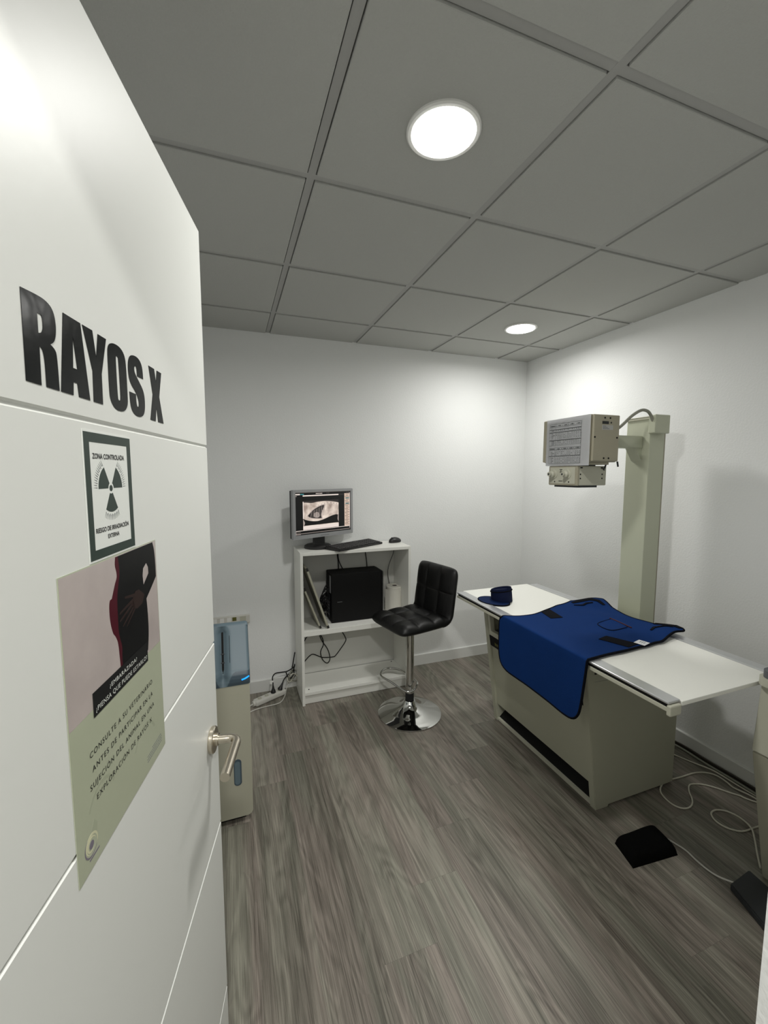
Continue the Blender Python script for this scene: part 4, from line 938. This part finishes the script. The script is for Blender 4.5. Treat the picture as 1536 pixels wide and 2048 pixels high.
# ================================================================ control console at the right edge
cn = thing('control_console', (-0.30, -2.33, 0), 'beige floor console with a dark grey keypad top at the right edge', 'control console')
KY0, KY1 = -2.60, -2.100
build('lower_housing', MB().prism([(-0.497, 0), (-0.628, 0.548), (-0.06, 0.548), (-0.06, 0)], 'y', KY0, KY1, bev=0.004), 'warmgrey', cn)
build('upper_housing', MB().prism([(-0.630, 0.551), (-0.606, 0.800), (-0.06, 0.800), (-0.06, 0.551)], 'y', KY0, KY1, bev=0.003), 'beige3', cn)
mb = MB(); mb.flat([rrect(-0.632, KY0-0.005, -0.05, KY1+0.006, 0.03, 6)], I3, 0.030, 'beige3', 0.801); build('top_rim', mb, None, cn)
mb = MB(); mb.flat([rrect(-0.628, KY0, -0.06, KY1-0.004, 0.028, 6)], I3, 0.026, 'greytop', 0.8312); build('keypad_top', mb, None, cn)

# foot pedals
fp = thing('foot_pedal', (-0.81, -1.856, 0), 'black fleece covered foot switch alone on the floor in front of the table', 'foot pedal')
pb = bmesh.new(); P = [(-0.905, -1.795), (-0.935, -1.905), (-0.712, -1.925), (-0.690, -1.805)]
N_ = 44; gt = {}
for side in (1, 0):
    for i in range(N_+1):
        for j in range(N_+1):
            a, c = i/N_, j/N_
            p = Vector(P[1])*(1-a)*(1-c)+Vector(P[2])*a*(1-c)+Vector(P[0])*(1-a)*c+Vector(P[3])*a*c
            e = (1-abs(2*a-1)**8)*(1-abs(2*c-1)**8)
            z = (0.004+0.043*sqrt(max(0, e))+0.003*sin(a*7+c*3)*e) if side else 0.0
            gt[(side, i, j)] = pb.verts.new((p.x, p.y, z))
for i in range(N_):
    for j in range(N_):
        for s_ in (1, 0): pb.faces.new([gt[(s_, i, j)], gt[(s_, i+1, j)], gt[(s_, i+1, j+1)], gt[(s_, i, j+1)]])
for k in range(N_):
    for (A, B) in (((k, 0), (k+1, 0)), ((k, N_), (k+1, N_)), ((0, k), (0, k+1)), ((N_, k), (N_, k+1))):
        pb.faces.new((gt[(1,)+A], gt[(1,)+B], gt[(0,)+B], gt[(0,)+A]))
bmesh.ops.recalc_face_normals(pb, faces=pb.faces)
build('fleece_cover', MB().merge(pb, None, True), 'fleece', fp)
mb = MB(); mb.tube([(-0.716, -1.850, 0.016), (-0.690, -1.860, 0.010), (-0.672, -1.885, 0.004), (-0.662, -1.925, 0.0035), (-0.668, -1.970, 0.0035), (-0.668, -2.010, 0.0035), (-0.663, -2.040, 0.005), (-0.652, -2.068, 0.010), (-0.640, -2.085, 0.012)], 0.0032, n=8, smooth=4)
build('pedal_cord', mb, 'whitepvc', fp, label='white cord')
f2 = thing('foot_pedal', (-0.61, -2.19, 0), 'flat dark grey foot switch on the floor beside the console', 'foot pedal')
P = [(-0.672, -2.092), (-0.540, -2.080), (-0.575, -2.290), (-0.752, -2.300)]
mb = MB(); mb.prism(P, 'z', 0.0, 0.026, bev=0.004); build('pedal_plate', mb, 'graphite', f2)
mb = MB(); mb.box((-0.655, -2.206, 0.026), (-0.645, -2.202, 0.0266)); build('paint_fleck', mb, 'whitepl', f2)

# cables on the floor at the right wall
def cable(name, pts, r, m, label, sm=4, n=8, cat='cable', group=None):
    mb = MB(); mb.tube(pts, r, n=n, smooth=sm); c = pts[0]
    return build(name, mb, m, loc=(c[0], c[1], c[2]), label=label, cat=cat, group=group)
zc = 0.0036
cable('looped_cable', [(x, y, zc) for x, y in [(-0.04, -1.915), (-0.085, -1.868), (-0.110, -1.833), (-0.119, -1.809), (-0.141, -1.782), (-0.174, -1.733), (-0.211, -1.697), (-0.254, -1.678), (-0.285, -1.682), (-0.322, -1.708), (-0.354, -1.743), (-0.39, -1.767), (-0.428, -1.775), (-0.459, -1.764), (-0.475, -1.735), (-0.47, -1.691), (-0.449, -1.656), (-0.409, -1.632), (-0.355, -1.618), (-0.258, -1.625), (-0.159, -1.629), (-0.100, -1.651), (-0.075, -1.686), (-0.079, -1.733), (-0.088, -1.766)]]+[(-0.080, -1.824, 0.010), (-0.060, -1.90, zc), (-0.05, -2.0, zc)], 0.0036, 'whitecable', 'off-white cable lying in one wide loop on the floor right of the table')
cable('looped_cable', [(x, y, zc) for x, y in [(-0.10, -2.00), (-0.18, -1.965), (-0.261, -1.951), (-0.34, -1.944), (-0.382, -1.906), (-0.386, -1.864), (-0.36, -1.832), (-0.317, -1.828), (-0.279, -1.852), (-0.265, -1.895)]]+[(-0.290, -1.950, 0.0108), (-0.334, -1.988, zc), (-0.395, -2.029, zc), (-0.465, -2.078, zc)], 0.0036, 'whitecable', 'off-white cable with a small loop close to the console foot')
cable('floor_cable', [(-0.24, -1.30, zc), (-0.150, -1.420, zc), (-0.120, -1.500, zc), (-0.085, -1.583, 0.004), (-0.062, -1.660, 0.010), (-0.055, -1.78, 0.006), (-0.045, -1.90, zc), (-0.04, -2.08, zc)], 0.0034, 'whitecable', 'off-white cable running straight back beside the right skirting')
for k, (dx, zz, r, mm, lb_) in enumerate([(0.020, 0.007, 0.0065, 'browncable', 'thick dark cable lowest along the right skirting'), (0.034, 0.006, 0.0055, 'greycable', 'grey cable beside the dark ones at the right skirting'), (0.021, 0.020, 0.005, 'browncable', 'dark cable resting on the thick one at the right skirting')]):
    cable('floor_cable', [(-dx-0.10, -1.22, zz), (-dx-0.03, -1.36, zz), (-dx, -1.46, zz), (-dx-0.004, -1.60, zz), (-dx, -1.75, zz), (-dx-0.003, -1.90, zz), (-dx, -2.09, zz)], r, mm, lb_)

# ================================================================ cassette reader behind the door
rx0, rx1, ry0, ry1 = -2.645, -2.324, -1.144, -0.76
rd = thing('cassette_reader', ((rx0+rx1)/2, -0.95, 0), 'warm grey floor cabinet with slate blue slotted head, half hidden by the door', 'x-ray reader')
FR = frame((0, ry0, 0), (1, 0, 0), (0, 0, 1))
build('plinth', bx((rx0+0.03, ry0+0.03, 0), (rx1-0.03, ry1-0.03, 0.031)), 'blackmat', rd)
mb = MB(); mb.flat([arc((rx1-0.026, 0.056), 0.026, -pi/2, 0, 8)+[(rx1, 0.6405), (rx0, 0.6405)]+arc((rx0+0.026, 0.056), 0.026, pi, 1.5*pi, 8)], FR, 0.014, 'warmgrey', -0.014); mb.flat([rrect(rx0+0.003, 0.033, rx1-0.003, 0.64, 0.024, 6)], FR, ry1-ry0-0.014, 'warmgrey', -(ry1-ry0))
build('cabinet', mb, None, rd)
# blue head: side profile in y,z swept over x
hp = [(0.004, 0.637), (-0.002, 0.640), (-0.006, 0.655), (-0.006, 0.670), (-0.003, 0.684), (0.003, 0.696), (0.010, 0.706)]
hp += [(0.010+0.088*k/14, 0.706+0.158*k/14) for k in range(1, 15)]+[(0.102, 0.872), (0.108, 0.877), (0.117, 0.880), (0.128, 0.878), (0.20, 0.850), (0.29, 0.813), (0.374, 0.778), (0.382, 0.770), (0.384, 0.755), (0.384, 0.640)]
XS = -2.430; NXH = 230; hx_a, hx_b = rx0+0.001, rx1+0.003
b = bmesh.new(); G = []; lipf = []
fine_p = []
for (p, q_) in zip(hp, hp[1:]):
    n_ = max(1, int(sqrt((p[0]-q_[0])**2+(p[1]-q_[1])**2)/0.0028))
    for k in range(n_): fine_p.append((p[0]+(q_[0]-p[0])*k/n_, p[1]+(q_[1]-p[1])*k/n_))
fine_p.append(hp[-1])
for i in range(NXH+1):
    x = hx_a+(hx_b-hx_a)*i/NXH; ex = min(x-hx_a, hx_b-x); inset = 0.012*(1-sqrt(max(0.0, 1-max(0.0, 1-ex/0.012)**2)))
    row = []
    for (yy, zz) in fine_p:
        # smooth hollow along the cassette slot
        dxs = abs(x-XS); g_ = math.exp(-(dxs/0.017)**2); zf_ = max(0.0, min(1.0, (zz-0.640)/0.03))*max(0.0, min(1.0, (0.872-zz)/0.03))*(1 if yy < 0.12 else 0)
        y2 = yy+0.022*g_*zf_
        cy_, cz_ = 0.19, 0.74
        row.append(b.verts.new((x, ry0+y2+(inset if yy < 0.1 else (-inset if yy > 0.3 else 0)), zz-(inset if zz > 0.76 else 0))))
    G.append(row)
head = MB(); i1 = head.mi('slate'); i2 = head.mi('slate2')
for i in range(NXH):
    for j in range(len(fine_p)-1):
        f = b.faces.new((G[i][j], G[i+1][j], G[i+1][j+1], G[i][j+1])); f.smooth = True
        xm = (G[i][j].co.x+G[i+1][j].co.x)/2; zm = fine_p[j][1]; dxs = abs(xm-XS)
        lim = 0.698-0.060*math.exp(-(max(0, dxs-0.010)/0.020)**2)  # front lip below this line painted darker, for shade on its less upward facing
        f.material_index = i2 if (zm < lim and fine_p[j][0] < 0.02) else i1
b.faces.new(G[0]); b.faces.new(G[-1][::-1])
bmesh.ops.recalc_face_normals(b, faces=b.faces)
me_ = bpy.data.meshes.new('t'); b.to_mesh(me_); b.free(); head.bm.from_mesh(me_); bpy.data.meshes.remove(me_)
build('slotted_head', head, None, rd, label='slate blue head with a hollow around its cassette slot')
def hy(z): return ry0+0.010+0.088*(z-0.706)/0.158+0.022
mb = MB()
for z0_, z1_ in [(0.690, 0.846)]:
    mb.prism([(hy(z0_)-0.0015, z0_), (hy(z1_)-0.0015, z1_), (hy(z1_)+0.006, z1_), (hy(z0_)+0.006, z0_)], 'x', XS-0.0105, XS+0.0105, m='blackmat', bev=0.0008)
build('cassette_slot', mb, None, rd)
for zz in (0.728, 0.760): build('slot_roller', MB().cyl((XS-0.009, hy(zz)+0.0005, zz), (XS+0.009, hy(zz)+0.0005, zz), 0.004, 'graphite', n=16), None, rd)
sl_ = Vector((0, 0.088, 0.158)).normalized(); FG = frame((-2.402, ry0+0.0125, 0.7065), (1, 0, 0), sl_)
mb = MB(); mb.flat([[(0, 0.030), (0.0016, 0.030), (0.0016, 0.145), (0, 0.145)]], FG, 0.0018, base=0.0); build('head_seam', mb, 'blackmat', rd)
mb = MB(); mb.tube([(-2.356, ry0-0.0065, 0.664), (-2.344, ry0-0.0068, 0.667), (-2.334, ry0-0.0055, 0.671), (-2.3255, ry0-0.0015, 0.675)], 0.0035, n=8, smooth=3); build('status_light', mb, 'led', rd, label='glowing blue status light')
mb = MB(); mb.flat([rrect(-2.400, 0.180, -2.368, 0.302, 0.0155, 8)], FR, 0.0012, 'slate2', 0.0); mb.flat([rrect(-2.396, 0.186, -2.374, 0.292, 0.0105, 8)], FR, 0.0006, 'slate', 0.0012)
build('recessed_grip', mb, None, rd, label='slate oval grip')

# wall socket panel behind the reader
ws = thing('socket_panel', (-2.42, 0, 0.56), 'white socket strip on the back wall just above the cassette reader', 'wall socket')
mb = MB(); mb.box((-2.53, -0.022, 0.520), (-2.275, 0, 0.578), 0.004); build('socket_housing', mb, 'whitepvc', ws)
for x in (-2.50, -2.455, -2.41): build('socket_face', bx((x-0.012, -0.0235, 0.540), (x+0.014, -0.022, 0.570), 0.0005), 'whitepl', ws)
build('dark_insert', bx((-2.388, -0.0235, 0.545), (-2.362, -0.022, 0.570)), 'yellowprint', ws)
build('socket_face', bx((-2.340, -0.0235, 0.540), (-2.300, -0.022, 0.571)), 'beige3', ws)

# ================================================================ power strip and cords
sa = math.atan2(-0.10+0.19, -2.085+2.268)
PF = frame((-2.268, -0.186, 0.0), (cos(sa), sin(sa), 0), (-sin(sa), cos(sa), 0))
pw = thing('power_strip', (-2.175, -0.14, 0), 'white four socket power strip on the floor left of the bookcase', 'power strip')
mb = MB(); b = bmesh.new()
mb.box((0.0, -0.027, 0.002), (0.235, 0.027, 0.040), 0.011, None, PF, seg=4); build('strip_body', mb, 'whitepvc', pw)
mb = MB(); mb.cyl(PF @ Vector((-0.012, 0, 0.02)), PF @ Vector((0.004, 0, 0.02)), 0.017, n=24, r2=0.019); mb.tube([PF @ Vector((-0.010, 0, 0.02)), PF @ Vector((-0.03, 0, 0.016)), PF @ Vector((-0.08, -0.01, 0.006)), PF @ Vector((-0.16, -0.01, 0.005))], 0.0045, n=8)
build('cord_end', mb, 'whitepvc', pw)
for k in range(4):
    mb = MB(); x = 0.040+k*0.052; c = PF @ Vector((x, 0, 0.040)); mb.lathe([(0.0, 0.0004), (0.014, 0.0004), (0.016, 0.0002)], c, 28, m='beige3')
    for dx in (-0.007, 0.007): mb.lathe([(0, 0.0008), (0.0026, 0.0008)], PF @ Vector((x+dx, 0, 0.040)), 12, m='blackmat')
    build('socket', mb, None, pw)
def plug(parent, base, up, r=0.0175):
    base = Vector(base); up = Vector(up).normalized(); mt = Matrix.Translation(base) @ up.to_track_quat('Z', 'Y').to_matrix().to_4x4()
    mb = MB(); mb.lathe([(0, 0.0), (r, 0.0), (r, 0.006), (r*0.8, 0.014), (r*0.45, 0.030), (r*0.32, 0.045), (0, 0.046)], n=24, mtx=mt)
    build('plug', mb, 'black', parent)
pA = PF @ Vector((0.144, 0, 0.0412)); pB = PF @ Vector((0.196, 0, 0.0412))
c1 = thing('plugged_cable', pA, 'black cord rising straight from its plug in the power strip', 'cable'); plug(c1, pA, (0.0, 0.05, 1))
tA = pA+Vector((0, 0.002, 0.044))
mb = MB(); mb.tube([tA, (tA.x, tA.y+0.01, tA.z+0.03), (-2.138, -0.075, 0.125), (-2.118, -0.055, 0.142), (-2.07, -0.038, 0.136), (-2.034, -0.034, 0.134), (-1.997, -0.030, 0.148), (-1.974, -0.026, 0.165)], 0.004, n=8); build('cord', mb, 'rubber', c1)
mb = MB(); mb.box((tA.x-0.020, tA.y+0.004, tA.z+0.014), (tA.x+0.004, tA.y+0.010, tA.z+0.036), 0.001); build('cord_tag', mb, 'whitepl', c1, label='white tag')
c2 = thing('plugged_cable', pB, 'black cord leaving its plug at a slant, at the right end of the power strip', 'cable'); plug(c2, pB, (0.45, 0.25, 0.85))
tB = pB+Vector((0.45, 0.25, 0.85)).normalized()*0.045
mb = MB(); mb.tube([tB, (-2.055, -0.055, 0.092), (-2.020, -0.035, 0.112), (-2.000, -0.030, 0.118), (-1.985, -0.030, 0.140), (-1.975, -0.022, 0.175)], 0.004, n=8); build('cord', mb, 'rubber', c2)
cable('hanging_cord', [(-1.974, -0.030, 0.265), (-1.982, -0.024, 0.215), (-1.990, -0.020, 0.165), (-1.996, -0.020, 0.150)], 0.004, 'rubber', 'short black cord coming down beside the left bookcase panel')
mb = MB(); random.seed(3)
for k in range(4):
    c = Vector((-2.012+0.010*k, -0.042, 0.085+0.012*(k % 2))); r_ = 0.026+0.005*k
    mb.tube([(c.x+r_*cos(a)*0.8, c.y+0.018*sin(a*1.3+k), c.z+r_*sin(a)) for a in [2*pi*i/9+k for i in range(9)]], 0.0035, n=7, closed=True, smooth=3, m=('whitecable', 'greycable')[k % 2])
mb.tube([(-2.04, -0.035, 0.13), (-2.03, -0.05, 0.10), (-2.01, -0.035, 0.08), (-1.99, -0.05, 0.11), (-1.98, -0.03, 0.14)], 0.004, n=7, m='rubber')
build('cable_tangle', mb, None, loc=(-2.01, -0.04, 0.06), label='tangle of white and black cable hanging left of the bookcase foot', cat='cables', kind='stuff')
cable('floor_cable', [(-2.40, -0.33, zc), (-2.30, -0.252, zc), (-2.229, -0.225, zc), (-2.126, -0.212, zc), (-2.090, -0.188, zc), (-2.062, -0.126, zc), (-2.044, -0.060, 0.006), (-2.035, -0.030, 0.03), (-2.02, -0.028, 0.07)], 0.0033, 'whitepvc', 'thin white cable curving on the floor in front of the power strip')
# cords seen inside the bookcase
zs = BY1-0.030
cable('hanging_cord', [(-1.908, zs, 0.344), (-1.886, zs, 0.375), (-1.85, zs, 0.380), (-1.800, zs, 0.384), (-1.775, zs, 0.345), (-1.770, zs-0.004, 0.300), (-1.792, zs-0.008, 0.250), (-1.778, zs-0.008, 0.190), (-1.743, zs-0.008, 0.158), (-1.722, zs-0.004, 0.190), (-1.738, zs-0.002, 0.260), (-1.782, zs+0.004, 0.335), (-1.800, zs+0.008, 0.40), (-1.80, zs+0.010, 0.470)], 0.0036, 'rubber', 'black cord looping down under the middle shelf')
cable('hanging_cord', [(-1.925, zs, 0.176), (-1.905, zs, 0.197), (-1.870, zs, 0.230), (-1.842, zs, 0.237), (-1.790, zs+0.010, 0.205), (-1.761, zs+0.010, 0.196), (-1.700, zs, 0.195), (-1.679, zs, 0.203), (-1.635, zs, 0.255), (-1.600, zs, 0.305), (-1.605, zs, 0.335), (-1.628, zs, 0.380), (-1.640, zs, 0.420), (-1.64, zs, 0.470)], 0.0036, 'rubber', 'black cord crossing low behind the loop in the lower compartment')
zs = BY1-0.016
cable('hanging_cord', [(-1.656, zs, 1.012), (-1.654, zs, 0.95), (-1.648, zs, 0.905), (-1.646, zs, 0.83), (-1.65, zs, 0.78)], 0.0038, 'rubber', 'straight black cord dropping behind the tower, left one of the forked pair')
cable('hanging_cord', [(-1.652, zs-0.008, 1.012), (-1.650, zs-0.006, 0.95), (-1.640, zs-0.003, 0.900), (-1.612, zs, 0.84), (-1.595, zs, 0.78)], 0.0032, 'rubber', 'black cord slanting away to the right of the forked pair')
cable('hanging_cord', [(-1.448, zs, 1.012), (-1.440, zs, 0.96), (-1.431, zs, 0.90), (-1.427, zs, 0.83), (-1.43, zs, 0.78)], 0.0032, 'rubber', 'single black cord dropping behind the right part of the tower')
cable('hanging_cord', [(-1.210, zs-0.01, 1.012), (-1.220, zs-0.01, 0.94), (-1.245, zs-0.01, 0.88), (-1.262, zs-0.01, 0.82), (-1.262, zs-0.01, 0.76), (-1.250, zs-0.01, 0.70), (-1.24, zs-0.005, 0.60), (-1.25, zs-0.005, 0.515)], 0.0022, 'rubber', 'thin curved cord falling behind the paper towel roll')
mb = MB(); random.seed(11)
for k in range(13):
    z = random.uniform(0.57, 0.80); y = random.uniform(-0.17, -0.08); x = -1.748; dx = random.uniform(0.025, 0.045)+max(0, z-0.62)*0.2; dz = random.uniform(-0.09, 0.03)
    mb.tube([(x, y, z), (x-dx*0.4, y-0.01, z+0.03), (x-dx, y+random.uniform(-0.03, 0.03), z+dz*0.4), (x-dx*0.8, y+random.uniform(-0.02, 0.03), z+dz), (x-dx*random.uniform(0.1, 0.5), y+0.02, z+dz*1.5)], random.choice((0.0025, 0.0035, 0.0042)), n=7)
    if k % 2 == 0: mb.box((x-0.03, y-0.008, z-0.006), (x, y+0.008, z+0.006), 0.002)
build('cable_tangle', mb, 'rubber', loc=(-1.78, -0.12, 0.68), label='thicket of black cables plugged into the back of the tower', cat='cables', kind='stuff')
